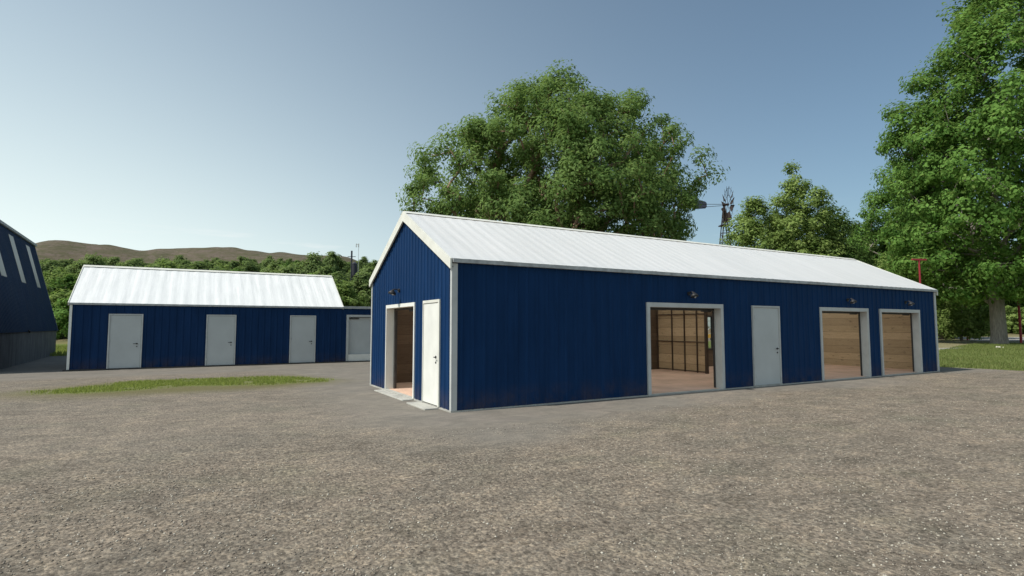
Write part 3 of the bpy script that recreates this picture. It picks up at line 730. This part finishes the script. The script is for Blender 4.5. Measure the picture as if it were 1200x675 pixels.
def branch_mesh(nodes, par, rad, flare=None, minr=0.0):
    V = []; F = []
    for i in range(1, len(nodes)):
        p = par[i]; a, b = nodes[p], nodes[i]; ra, rb = rad[p], rad[i]
        if rb < minr: continue
        if ra > rb*1.7: ra = rb*1.25
        k = 10 if rb > .12 else (6 if rb > .04 else 3)
        d = b-a; ln = np.linalg.norm(d)
        if ln < 1e-5: continue
        d = d/ln; u = np.cross(d, [0, 0, 1.] if abs(d[2]) < .9 else [1., 0, 0]); u /= np.linalg.norm(u); w = np.cross(d, u)
        t = np.arange(k)*2*PI/k; ring = np.cos(t)[:, None]*u+np.sin(t)[:, None]*w
        o = len(V); V += list(a-d*ra*.1+ring*ra)+list(b+d*rb*.15+ring*rb)
        F += [(o+q, o+(q+1) % k, o+k+(q+1) % k, o+k+q) for q in range(k)]
    return np.array(V), np.array(F)
def leaf_mesh(rng, centers, per, spread, size, ctr, up=.3, aspect=.5, droop=0.0):
    n = len(centers)*per; c = np.repeat(centers, per, 0)
    sp = np.repeat(spread*(.65+.7*rng.random(len(centers))), per)[:, None]
    off = rng.normal(0, 1, (n, 3)); off /= np.linalg.norm(off, axis=1)[:, None]; off *= rng.random((n, 1))**.45
    out = c-ctr; out /= np.linalg.norm(out, axis=1)[:, None]+1e-6
    P = c+off*sp*np.array([1, 1, .8])+out*sp*.25; P[:, 2] -= droop*rng.random(n)
    nr = off*1.15+out*.5+np.array([0, 0, up])+rng.normal(0, .33, (n, 3)); nr /= np.linalg.norm(nr, axis=1)[:, None]
    a = np.cross(nr, rng.normal(0, 1, (n, 3))); a /= np.linalg.norm(a, axis=1)[:, None]; b = np.cross(nr, a)
    s_ = (size*(.55+.9*rng.random(n)))[:, None]
    bend = nr*s_*.25
    V = np.stack([P-a*s_-bend, P+b*s_*aspect, P+a*s_-bend, P-b*s_*aspect], 1).reshape(-1, 3)
    return V, np.arange(4*n).reshape(-1, 4)
def crown_points(rng, prof, n, edge=.45, lump=.22, off=(0, 0), seed=0, gaps=.0, zpow=1.0):
    zs = np.array([p[0] for p in prof]); rs = np.array([p[1] for p in prof]); out = []
    lump_d = rng.normal(0, 1, (26, 3)); lump_d /= np.linalg.norm(lump_d, axis=1)[:, None]; lump_a = rng.uniform(-1, 1, 26)
    hole = [np.array([rng.uniform(-1, 1)*rs.max()*.8, rng.uniform(-1, 1)*rs.max()*.8, rng.uniform(zs.min(), zs.max())]) for _ in range(int(gaps*30))]
    zc = (zs.min()+zs.max())/2
    wts = rs[:-1]+rs[1:]; 
    while len(out) < n:
        z = rng.uniform(zs.min(), zs.max()); R = np.interp(z, zs, rs)
        if rng.random() > (R/rs.max())**1.6+.06: continue
        t = rng.uniform(0, 2*PI); d = np.array([math.cos(t)*R, math.sin(t)*R, z-zc]); d /= np.linalg.norm(d)
        k = np.exp((lump_d@d-1)*9); m = 1+lump*float((k*lump_a).sum())
        r_ = R*m*rng.random()**edge
        p = np.array([off[0]*(z-zs[0])/(zs[-1]-zs[0])+r_*math.cos(t), off[1]*(z-zs[0])/(zs[-1]-zs[0])+r_*math.sin(t), z])
        if any(np.linalg.norm(p-h) < .9 for h in hole): continue
        out.append(p)
    return np.array(out)
def tree_meshes(seed, prof, ntips, trunk_h, trunk_r, leaders, per, spread, size, bark, leaf, edge=.45, lump=.22, gaps=0, up=.3, aspect=.5, off=(0, 0), droop=0, minr=0, extra=None, rexp=.5):
    rng = np.random.default_rng(seed)
    tips = crown_points(rng, prof, ntips, edge, lump, off, gaps=gaps)
    if extra is not None: tips = np.vstack([tips, extra])
    tp = [(0, 0, -.3), (0, 0, .0), (.02, 0, .5), (.05, .03, trunk_h*.5), (.1, .0, trunk_h)]
    nd, pr, cnt, ends = skeleton(rng, tips, (0, 0, trunk_h), tp, leaders)
    rad = trunk_r*(cnt/cnt[0])**rexp; rad[0] = trunk_r*1.5; rad[1] = trunk_r*1.3; rad[2] = trunk_r*1.06; rad[3:5] = trunk_r*np.array([.96, .9]); rad = np.maximum(rad, .012)
    bv, bf = branch_mesh(nd, pr, rad, minr=minr)
    zc = (prof[0][0]+prof[-1][0])/2
    lv, lf = leaf_mesh(rng, tips, per, spread, size, np.array([0, 0, zc-1.5]), up, aspect, droop)
    return bv, bf, lv, lf
def make_tree(name, loc, label, cat, args, group=None):
    bv, bf, lv, lf = tree_meshes(**args)
    t = empty(name, loc, 0, label, cat, group)
    link('trunk', npmesh('trunk', bv, bf, [args['bark']], True), t); link('crown', npmesh('crown', lv, lf, [args['leaf']]), t)
    return t
def dup(root, loc, rz_, sc, label=None, group=None, crown_mat=None):
    r_ = root.copy(); COL.objects.link(r_); r_.location = loc; r_.rotation_euler = (0, 0, rz_); r_.scale = sc
    if label: r_['label'] = label
    if group: r_['group'] = group
    for ch in list(root.children):
        c = ch.copy(); COL.objects.link(c); c.parent = r_
    return r_

# 1: the great tree behind the barn
x, y = at(658, 28)
prof = [(3.4, 3.3), (4.6, 5.6), (6.2, 6.2), (8, 6.6), (9.4, 6.5), (10.3, 5.9), (11.0, 5.1), (11.9, 4.2), (12.8, 3.2), (13.6, 2.3), (14.1, 1.2)]
make_tree('spreading_tree', (x, y, 0), 'great round spreading green tree with brown limbs showing, behind the barn roof', 'tree',
   dict(seed=11, prof=prof, ntips=980, trunk_h=2.6, trunk_r=.55, leaders=[(3.5, 1, 8), (-3.4, .5, 7.6), (.5, 2.5, 10), (-.8, -2.6, 9), (2, -2.8, 8), (.6, 0, 11.5), (-4.5, -1.2, 6.4), (4.8, -1.2, 6.6)],
        per=185, spread=.66, size=.09, bark=M['bark_br'], leaf=M['leaf_main'], edge=.42, lump=.17, gaps=.8, up=.4, aspect=.42, rexp=.46))
# 2: the big oak on the right
ox, oy = at(1170, 40); oz = zt1(ox, oy)
prof = [(3.6, 4), (5, 6.2), (8, 7.2), (12, 7.4), (15, 7.4), (18.5, 6.6), (21, 4.7), (23.5, 3.5), (26, 2.8), (28, 1.5)]
make_tree('oak_tree', (ox, oy, oz-.05), 'tall dense oak with thick grey trunk on the grass mound at the right edge', 'tree',
   dict(seed=5, prof=prof, ntips=900, trunk_h=5.6, trunk_r=.47, leaders=[(4.5, 2, 10), (-4.6, 1.2, 9.4), (.5, 3.5, 14), (-2.8, -3.6, 11.5), (3.2, -4.2, 9.5), (.6, 0, 20), (-4, -2.2, 15), (4.8, -2.5, 15), (-5.5, 0, 6.8), (2, -6, 7)],
        per=150, spread=1.0, size=.135, bark=M['bark'], leaf=M['leaf_oak'], edge=.36, lump=.14, gaps=1.0, up=.5, aspect=.55, off=(1.8, -1.0)))
# 3: trees right of the barn ridge
def put(name, px, D, args, label):
    x, y = at(px, D); return make_tree(name, (x, y, zt1(x, y)-.1), label, 'tree', args)
def cone(h, r, lo=1.0, top=.25): return [(lo, r*.75), (lo+h*.15, r), (h*.45, r*.95), (h*.7, r*.7), (h*.86, r*.42), (h*.96, top+.1), (h, .1)]
common = dict(bark=M['bark'], trunk_h=2.0, trunk_r=.22, leaders=[(.1, 0, 8)])
put('ash_tree', 889, 50, dict(seed=21, prof=cone(13.3, 3.5), ntips=250, per=130, spread=.75, size=.13, leaf=M['leaf_pale'], lump=.3, gaps=.3, up=.5, **common), 'pale green bushy tree beside the wind pump, left of the pointed tree')
put('poplar_tree', 934, 52, dict(seed=22, prof=cone(16.4, 4.4), ntips=360, per=130, spread=.8, size=.14, leaf=M['leaf_pale'], lump=.32, gaps=.3, up=.5, **common), 'tallest pointed tree above the barn ridge right of the wind pump')
put('dark_tree', 972, 56, dict(seed=23, prof=cone(14.2, 3.9), ntips=300, per=130, spread=.85, size=.14, leaf=M['leaf_dark'], lump=.3, gaps=.3, up=.5, **common), 'dark green tree right of the pointed tree, sloping down to the gap')
put('maple_tree', 1068, 62, dict(seed=24, prof=[(1.5, 5), (4, 6.2), (8, 6.4), (12.5, 5.5), (16, 3.9), (18.8, 2.2), (20.3, .6)], ntips=460, per=130, spread=.95, size=.15, leaf=M['leaf_oak'], lump=.26, gaps=.5, up=.5, bark=M['bark'], trunk_h=2.5, trunk_r=.3, leaders=[(2, 0, 9), (-2, 1, 9), (0, -2, 10), (0, 0, 14)]), 'broad green tree between the barn roof end and the oak')
put('linden_tree', 1012, 68, dict(seed=27, prof=[(1.5, 3.2), (4, 4.0), (8, 4.0), (11, 2.9), (13, 1.6), (14, .4)], ntips=260, per=120, spread=.9, size=.16, leaf=M['leaf_dark'], lump=.28, gaps=.2, up=.5, bark=M['bark'], trunk_h=2, trunk_r=.22, leaders=[(0, 0, 8)]), 'dark green tree at the notch between the pointed trees and the broad tree')
put('hazel_tree', 1126, 50.5, dict(seed=26, prof=[(.7, 2.0), (2, 2.5), (4, 2.5), (5.8, 1.7), (7.0, .5)], ntips=150, per=120, spread=.62, size=.12, leaf=M['leaf_pale'], lump=.28, gaps=.2, up=.5, bark=M['bark'], trunk_h=1, trunk_r=.1, leaders=[(0, 0, 4)]), 'low pale green leafy tree left of the oak trunk')
put('birch_tree', 1050, 48, dict(seed=25, prof=[(.6, 1.6), (2, 2.3), (4.5, 2.2), (6.3, 1.5), (7.6, .4)], ntips=110, per=120, spread=.6, size=.12, leaf=M['leaf_pale'], lump=.3, gaps=.2, up=.5, bark=M['bark'], trunk_h=1, trunk_r=.1, leaders=[(0, 0, 4)]), 'small yellow green tree just above the right end of the barn roof')
# 4: prototypes for the woods
protos = []
for i, (h, r, m) in enumerate([(8.5, 3.3, 'leaf_wood'), (9.5, 3.0, 'leaf_wood'), (7.5, 3.4, 'leaf_pale'), (9, 3.6, 'leaf_dark'), (8, 3.0, 'leaf_oak')]):
    prof = [(.7, r*.7), (h*.3, r), (h*.55, r*.98), (h*.78, r*.72), (h*.93, r*.35), (h, .2)]
    args = dict(seed=40+i, prof=prof, ntips=125, trunk_h=1.5, trunk_r=.18, leaders=[(0, 0, h*.6)], per=75, spread=.9, size=.22, bark=M['bark'], leaf=M[m], edge=.4, lump=.3, gaps=.2, up=.5, aspect=.6, minr=.02)
    protos.append(args)
wood_label = 'rounded green tree in the wood climbing the hillside behind the low building'
WT = []
rr = np.random.default_rng(3)
D_ = 56.0; row = 0
while D_ < 236:
    x0_, x1_ = 20, 515
    stepm = 5.3 if D_ < 120 else 4.9; px = x0_+rr.uniform(0, 8)
    while px < x1_:
        d2 = D_+rr.uniform(-2.5, 2.5); pj = px
        if not (399 < pj < 428 and 66 < d2 < 127) and not (pj < 50 and d2 > 120): WT.append((pj, d2))
        px += stepm*rr.uniform(.75, 1.3)/D_*FPX
    D_ += 6+.07*(D_-50); row += 1
print('wood trees', len(WT))
roots = {}
def place_tree(k, pj, d2, sc, label, group, zoff=0.0):
    x, y = at(pj, d2); z = zt1(x, y)-.15+zoff
    if k not in roots:
        t = make_tree('woodland_tree', (x, y, z), label, 'tree', protos[k], group); t.scale = sc; t.rotation_euler = (0, 0, 1.0); roots[k] = t; return t
    return dup(roots[k], (x, y, z), rr.uniform(0, 6.28), sc, label, group)
for pj, d2 in WT:
    k = int(rr.choice(5, p=[.32, .26, .16, .08, .18])); s0 = rr.uniform(.75, 1.05)
    if d2 < 80: s0 *= .82
    if d2 > 120: s0 *= .84
    if 80 <= d2 <= 125: s0 *= .9
    place_tree(k, pj, d2, (s0, s0, s0*rr.uniform(.85, 1.12)), wood_label, 'trees of the hillside wood')
# woods behind the lawn on the right
rl = 'green tree at the edge of the wood beyond the lawn and the pale track'
for pj, d2, s0 in [(1012, 82, 1.35), (1100, 84, 1.3), (1052, 92, 1.5), (1140, 90, 1.35), (1180, 86, 1.3), (1215, 92, 1.5), (1250, 88, 1.3), (1000, 98, 1.5), (1118, 102, 1.7), (1165, 106, 1.7), (1205, 110, 1.7), (1080, 112, 1.7), (1240, 108, 1.7), (960, 90, 1.2), (915, 96, 1.1), (1025, 74, 1.0), (1290, 90, 1.5)]:
    place_tree(int(rr.choice([0, 1, 2, 2, 4])), pj, d2, (s0, s0, s0*1.1), rl, 'trees behind the lawn')
# bushes before them
bush_proto = None
rbb = 'leafy rounded bush on the brown bank beyond the pale track'
for pj, d2, s0 in [(1106, 76, 1.0), (1117, 74, .9), (1127, 77, 1.25), (1140, 75, .8), (1092, 77, 1.1), (1185, 80, .9), (1212, 78, 1.0), (1133, 73.5, .6)]:
    x, y = at(pj, d2); z = zt1(x, y)-.1
    if bush_proto is None:
        bush_proto = make_tree('bush', (x, y, z), rbb, 'bush', dict(seed=60, prof=[(.1, 1.6), (1, 2.0), (2.4, 1.8), (3.6, 1.2), (4.4, .3)], ntips=90, trunk_h=.4, trunk_r=.08, leaders=[(0, 0, 1.5)], per=60, spread=.5, size=.17, bark=M['bark'], leaf=M['leaf_pale'], edge=.4, lump=.3), 'bushes on the bank'); bush_proto.scale = (s0,)*3
    else: dup(bush_proto, (x, y, z), rr.uniform(0, 6), (s0,)*3)

# ------------------------------------------------------------------ wind pump
wx, wy = at(856, 55); hz = zat(238, 55)
wp = empty('wind_pump', (wx, wy, 0), -YAW, 'rusty wind pump with many-bladed wheel and dark tail vane above the barn ridge', 'wind pump')
for sx in (-1, 1):
    for sy in (-1, 1):
        mb = MB(); mb.tube([(sx*1.3-.3, sy*1.3, -.2), (sx*.1-.3, sy*.1, hz-.6)], .05, 5); mb.build('leg', M['rust'], wp)
mb = MB()
for k in range(7):
    z0, z1 = .5+k*1.75, .5+(k+1)*1.75; w0 = 1.3-1.2*z0/(hz-.6); w1 = 1.3-1.2*z1/(hz-.6)
    for (a, b) in (((-1, -1), (1, -1)), ((1, -1), (1, 1)), ((1, 1), (-1, 1)), ((-1, 1), (-1, -1))):
        mb.tube([(a[0]*w0-.3, a[1]*w0, z0), (b[0]*w1-.3, b[1]*w1, z1)], .025, 4); mb.tube([(a[0]*w0-.3, a[1]*w0, z0), (b[0]*w0-.3, b[1]*w0, z0)], .025, 4)
mb.build('bracing', M['rust'], wp)
mb = MB(); mb.box(-.78, -.45, hz-2.2, .15, .45, hz-2.1); mb.tube([(-.3, 0, hz-2.1), (-.3, 0, hz-.1)], .06, 6); mb.tube([(-.45, 0, hz-.02), (.1, 0, hz-.02)], .1, 6); mb.build('platform', M['rust'], wp)
# wheel: axis points mostly along local -X..+X, turned a little to the camera
ang = math.radians(4.6); ax = np.array([math.cos(ang), -math.sin(ang), 0]); uu = np.array([math.sin(ang), math.cos(ang), 0]); ww_ = np.array([0, 0, 1.])
hub = np.array([.05, 0, hz])
mb = MB(); mb.tube([hub-ax*.5, hub+ax*.12], .12, 8); wheel = mb.build('wheel', M['rust'], wp)
R0, R1 = .85, 1.85
for k in range(15):
    t = 2*PI*k/15+.1
    if k in (9,): continue
    def q(r, tt, a): return tuple(hub+r*(math.cos(tt)*ww_+math.sin(tt)*uu)+ax*a)
    w0, w1 = .19, .185
    mb = MB(); p4 = [q(R0, t-w0, -.06), q(R0, t+w0, .06), q(R1, t+w1, .12), q(R1, t-w1, -.12)]; mb.prism(p4, tuple(ax*.02)); mb.build('blade', M['rust'], wheel)
mb = MB()
for rr_ in (R0+.1, R1-.2):
    mb.tube([hub+rr_*(math.cos(2*PI*k/30)*ww_+math.sin(2*PI*k/30)*uu)+ax*.05 for k in range(31)], .02, 4, False)
for k in range(5): t = 2*PI*k/5; mb.tube([hub, hub+(R1-.2)*(math.cos(t)*ww_+math.sin(t)*uu)], .022, 4)
mb.build('spokes', M['rust'], wheel)
mb = MB(); 
for dz in (.08, -.22): mb.tube([hub-ax*.3+np.array([0, 0, dz*.4]), hub-ax*2.5+np.array([0, 0, dz])], .025, 4)
mb.build('tail_boom', M['dark_steel'], wp)
vp = [hub-ax*2.05+np.array([0, 0, .2]), hub-ax*2.2+np.array([0, 0, .36]), hub-ax*3.3+np.array([0, 0, .62]), hub-ax*3.3+np.array([0, 0, -.42]), hub-ax*2.2+np.array([0, 0, -.36]), hub-ax*2.05+np.array([0, 0, -.2])]
mb = MB(); mb.prism([tuple(p_) for p_ in vp], (0, .02, 0)); mb.build('tail_vane', M['navy'], wp)

# ------------------------------------------------------------------ far hillside: water tank, pole, antenna
D_ = 118; x, y = at(414, D_); zg = zt1(x, y)
wt = empty('water_tank', (x, y, zg), -YAW, 'dark water tank on tall legs among the hillside trees', 'water tank')
zb_, zt_ = zat(323, D_)-zg, zat(309, D_)-zg
mb = MB(); mb.tube([(0, 0, zb_), (0, 0, zt_), (0, 0, zt_+.45)], [.62, .62, .15], 14); mb.build('tank', M['tank'], wt)
for sx in (-1, 1):
    for sy in (-1, 1):
        mb = MB(); mb.tube([(sx*.95, sy*.95, -.3), (sx*.5, sy*.5, zb_)], .07, 5); mb.build('leg', M['tank'], wt)
mb = MB(); 
for sx in (-1, 1): mb.tube([(sx*.6, -.6, zb_-1.2), (-sx*.75, -.75, zb_-3)], .05, 4)
mb.build('bracing', M['tank'], wt)
x, y = at(410.5, D_-1); zg = zt1(x, y); h_ = zat(294, D_)-zg
up_ = empty('utility_pole', (x, y, zg), -YAW, 'dark pole with a short crossarm beside the far water tank', 'pole')
mb = MB(); mb.tube([(0, 0, -.2), (0, 0, h_)], [.16, .14], 8); mb.tube([(0, 0, h_-2.3), (0, 0, h_)], .19, 8); mb.build('post', M['tank'], up_)
mb = MB(); mb.box(-.85, -.05, h_-1.32, .85, .05, h_-1.2); mb.build('crossarm', M['tank'], up_)
x, y = at(418.5, 122); zg = zt1(x, y); h_ = zat(285, 122)-zg
an = empty('antenna_mast', (x, y, zg), -YAW, 'thin pale mast with small aerials above the hillside trees', 'antenna')
mb = MB(); mb.tube([(0, 0, -.2), (0, 0, h_)], .05, 5); mb.build('mast', M['pale_steel'], an)
mb = MB(); mb.box(-.62, -.03, h_-.15, .1, .03, h_-.05); mb.box(-.62, -.05, h_-.75, -.42, .05, h_+.05); mb.box(-.14, -.05, h_-.75, .1, .05, h_+.05); mb.build('aerial', M['pale_steel'], an)

# ------------------------------------------------------------------ red T posts, hut, stone, things seen through the window
RP = [(1081, 33, 304.5, 'red T-shaped post rising behind the right end of the barn roof'), (1133, 53, 302, 'red T-shaped post half hidden in the leaves left of the oak trunk'), (1195.5, 43, 328, 'red post standing on the grass right of the oak trunk')]
rp0 = None
for px, D_, py, lb in RP:
    x, y = at(px, D_); zg = zt1(x, y); h_ = zat(py, D_)-zg
    r_ = empty('red_post', (x, y, zg), -YAW+.12, lb, 'post', 'red T-shaped posts')
    mb = MB(); mb.tube([(0, 0, -.2), (0, 0, h_)], {1081: .05, 1133: .07}.get(px, .085), 8); mb.build('post', M['red'], r_)
    w_ = .47 if px == 1081 else .8; mb = MB(); mb.box(-w_, -.05, h_-.02, w_, .05, h_+.08); mb.build('crossarm', M['red'], r_)
x, y = at(1100.5, 58); zg = zt1(x, y)
ht = empty('small_hut', (x, y, zg), -YAW, 'small dark timber hut just past the right corner of the barn', 'hut')
hh_ = zat(375.5, 58)-zg; zf = 0.0
mb = MB(); mb.box(-.5, -.45, 0, .5, .45, hh_-.12); mb.build('wall', M['hut'], ht)
mb = MB(); mb.prism([(-.6, -.55, hh_-.12), (.6, -.55, hh_-.12), (.6, -.55, hh_-.05), (0, -.55, hh_+.15), (-.6, -.55, hh_-.05)], (0, 1.1, 0)); mb.build('roof', M['hut'], ht)
mb = MB(); mb.box(-.3, -.475, .05, .3, -.452, hh_-.25); d = mb.build('door', M['timber'], ht)
mb = MB(); mb.tube([(.22, -.48, .9), (.22, -.52, .9)], .03, 6); mb.build('handle', M['black'], d)
x, y = at(1171, 33); zg = zt1(x, y)
rng = np.random.default_rng(9); mb = MB()
for i in range(5):
    c = rng.normal(0, .07, 2); r_ = rng.uniform(.03, .055)
    mb.tube([(c[0], c[1], -.02), (c[0]+.01, c[1], r_*.9), (c[0], c[1]+.01, r_*1.5)], [r_, r_*1.1, r_*.3], 6)
o = mb.build('pale_stones', M['rock'], loc=(x, y, zg+.05)); tag(o, 'small pale heap of stones in the grass before the oak', 'stones')
D_ = 42.0; x, y = at(832, D_)
fr_ = empty('steel_trestle', (x, y, 0), -YAW, 'pale cross-braced steel trestle seen through the barn window', 'trestle')
zt_t = zat(375, D_); zt_b = zat(391, D_)
for sx in (-.42, .42):
    mb = MB(); mb.box(sx-.03, -.03, -.05, sx+.03, .03, zt_t); mb.build('leg', M['pale_steel'], fr_)
mb = MB(); mb.box(-.45, -.035, zt_t-.13, .45, .035, zt_t-.05)
mb.tube([(-.4, -.01, zt_t-.15), (.38, -.01, zt_b)], .028, 5); mb.tube([(.4, .04, zt_t-.15), (-.38, .04, zt_b)], .028, 5); mb.box(-.45, -.036, zt_b-.06, .45, .036, zt_b); mb.build('bracing', M['pale_steel'], fr_)
D_ = 40.0; x, y = at(831.5, D_); z1 = zat(391.5, D_); z0 = zat(396, D_)
oc = empty('orange_trough', (x, y, 0), -YAW, 'orange trough on legs seen low in the barn window', 'trough')
mb = MB(); mb.prism([(-.4, -.2, z0), (.4, -.2, z0), (.45, -.2, z1), (-.45, -.2, z1)], (0, .4, 0)); mb.build('trough', M['orange'], oc)
for sx in (-.32, .32):
    mb = MB(); mb.box(sx-.025, -.15, -.05, sx+.025, .15, z0-.002); mb.build('leg', M['dark_steel'], oc)

# ------------------------------------------------------------------ sun and sky
EL = math.radians(52); AZ = math.radians(-87)     # azimuth measured from +Y towards +X
sd = np.array([math.sin(AZ)*math.cos(EL), math.cos(AZ)*math.cos(EL), math.sin(EL)])
from mathutils import Vector
sun = bpy.data.lights.new('sun', 'SUN'); sun.energy = 4.2; sun.angle = math.radians(.6); sun.color = (1, .965, .9)
so = bpy.data.objects.new('sun', sun); COL.objects.link(so); so.rotation_euler = Vector(tuple(sd)).to_track_quat('Z', 'Y').to_euler(); so.location = (-20, 0, 30)
w = bpy.data.worlds.new('World'); SC.world = w; w.use_nodes = True; t = w.node_tree; t.nodes.clear()
sky = t.nodes.new('ShaderNodeTexSky'); sky.sky_type = 'NISHITA'; sky.sun_disc = False; sky.sun_elevation = EL; sky.sun_rotation = AZ
sky.air_density = 1.0; sky.dust_density = 1.6; sky.ozone_density = 1.0; sky.altitude = 0
bg = t.nodes.new('ShaderNodeBackground'); bg.inputs[1].default_value = .1
ow = t.nodes.new('ShaderNodeOutputWorld')
# faint low cloud wisps mixed over the sky by direction
tc = t.nodes.new('ShaderNodeTexCoord'); mp = t.nodes.new('ShaderNodeMapping'); mp.inputs['Scale'].default_value = (1.6, 1.6, 16); t.links.new(tc.outputs['Generated'], mp.inputs[0])
nz = t.nodes.new('ShaderNodeTexNoise'); nz.inputs['Scale'].default_value = 2.4; nz.inputs['Detail'].default_value = 7; nz.inputs['Roughness'].default_value = .55; t.links.new(mp.outputs[0], nz.inputs['Vector'])
r1 = t.nodes.new('ShaderNodeMapRange'); r1.inputs[1].default_value = .6; r1.inputs[2].default_value = .74; t.links.new(nz.outputs['Fac'], r1.inputs[0])
sx = t.nodes.new('ShaderNodeSeparateXYZ'); t.links.new(tc.outputs['Generated'], sx.inputs[0])
r2 = t.nodes.new('ShaderNodeMapRange'); r2.inputs[1].default_value = .2; r2.inputs[2].default_value = .14; r2.inputs[3].default_value = 0; r2.inputs[4].default_value = .5; t.links.new(sx.outputs[2], r2.inputs[0])
mm = t.nodes.new('ShaderNodeMath'); mm.operation = 'MULTIPLY'; t.links.new(r1.outputs[0], mm.inputs[0]); t.links.new(r2.outputs[0], mm.inputs[1])
mx = t.nodes.new('ShaderNodeMix'); mx.data_type = 'RGBA'; t.links.new(mm.outputs[0], mx.inputs[0]); 
dt = t.nodes.new('ShaderNodeVectorMath'); dt.operation = 'DOT_PRODUCT'; t.links.new(tc.outputs['Generated'], dt.inputs[0]); dt.inputs[1].default_value = (math.sin(AZ), math.cos(AZ), 0)
g1 = t.nodes.new('ShaderNodeMapRange'); g1.interpolation_type = 'SMOOTHSTEP'; g1.inputs[1].default_value = -1.0; g1.inputs[2].default_value = .5; g1.inputs[3].default_value = .1; g1.inputs[4].default_value = 1.0; t.links.new(dt.outputs['Value'], g1.inputs[0])
def wm(op, a, b):
    n_ = t.nodes.new('ShaderNodeMath'); n_.operation = op
    for i, v in enumerate((a, b)):
        if isinstance(v, (int, float)): n_.inputs[i].default_value = v
        elif v is not None: t.links.new(v, n_.inputs[i])
    return n_.outputs[0]
hz_ = wm('MULTIPLY', wm('EXPONENT', wm('MULTIPLY', wm('MAXIMUM', sx.outputs[2], 0.0), -3.1), None), 1.48)
fq = t.nodes.new('ShaderNodeClamp'); t.links.new(wm('MULTIPLY', hz_, g1.outputs[0]), fq.inputs[0])
m0 = t.nodes.new('ShaderNodeMix'); m0.data_type = 'RGBA'; t.links.new(fq.outputs[0], m0.inputs[0]); tn = t.nodes.new('ShaderNodeMix'); tn.data_type = 'RGBA'; tn.blend_type = 'MULTIPLY'; tn.inputs[0].default_value = 1; t.links.new(sky.outputs[0], tn.inputs[6]); tn.inputs[7].default_value = (.86, 1.04, 1.04, 1)
t.links.new(tn.outputs[2], m0.inputs[6]); m0.inputs[7].default_value = (8.6, 9.75, 9.6, 1)
t.links.new(m0.outputs[2], mx.inputs[6]); mx.inputs[7].default_value = (9, 9.3, 9.2, 1)
t.links.new(mx.outputs[2], bg.inputs[0]); t.links.new(bg.outputs[0], ow.inputs[0])

SC.view_settings.view_transform = 'Standard'; SC.view_settings.look = 'None'; SC.view_settings.exposure = .06; SC.view_settings.gamma = 1
SC.render.engine = 'CYCLES'
SC.cycles.transparent_max_bounces = 8; SC.cycles.max_bounces = 8
SC.render.resolution_x = 1024; SC.render.resolution_y = 576
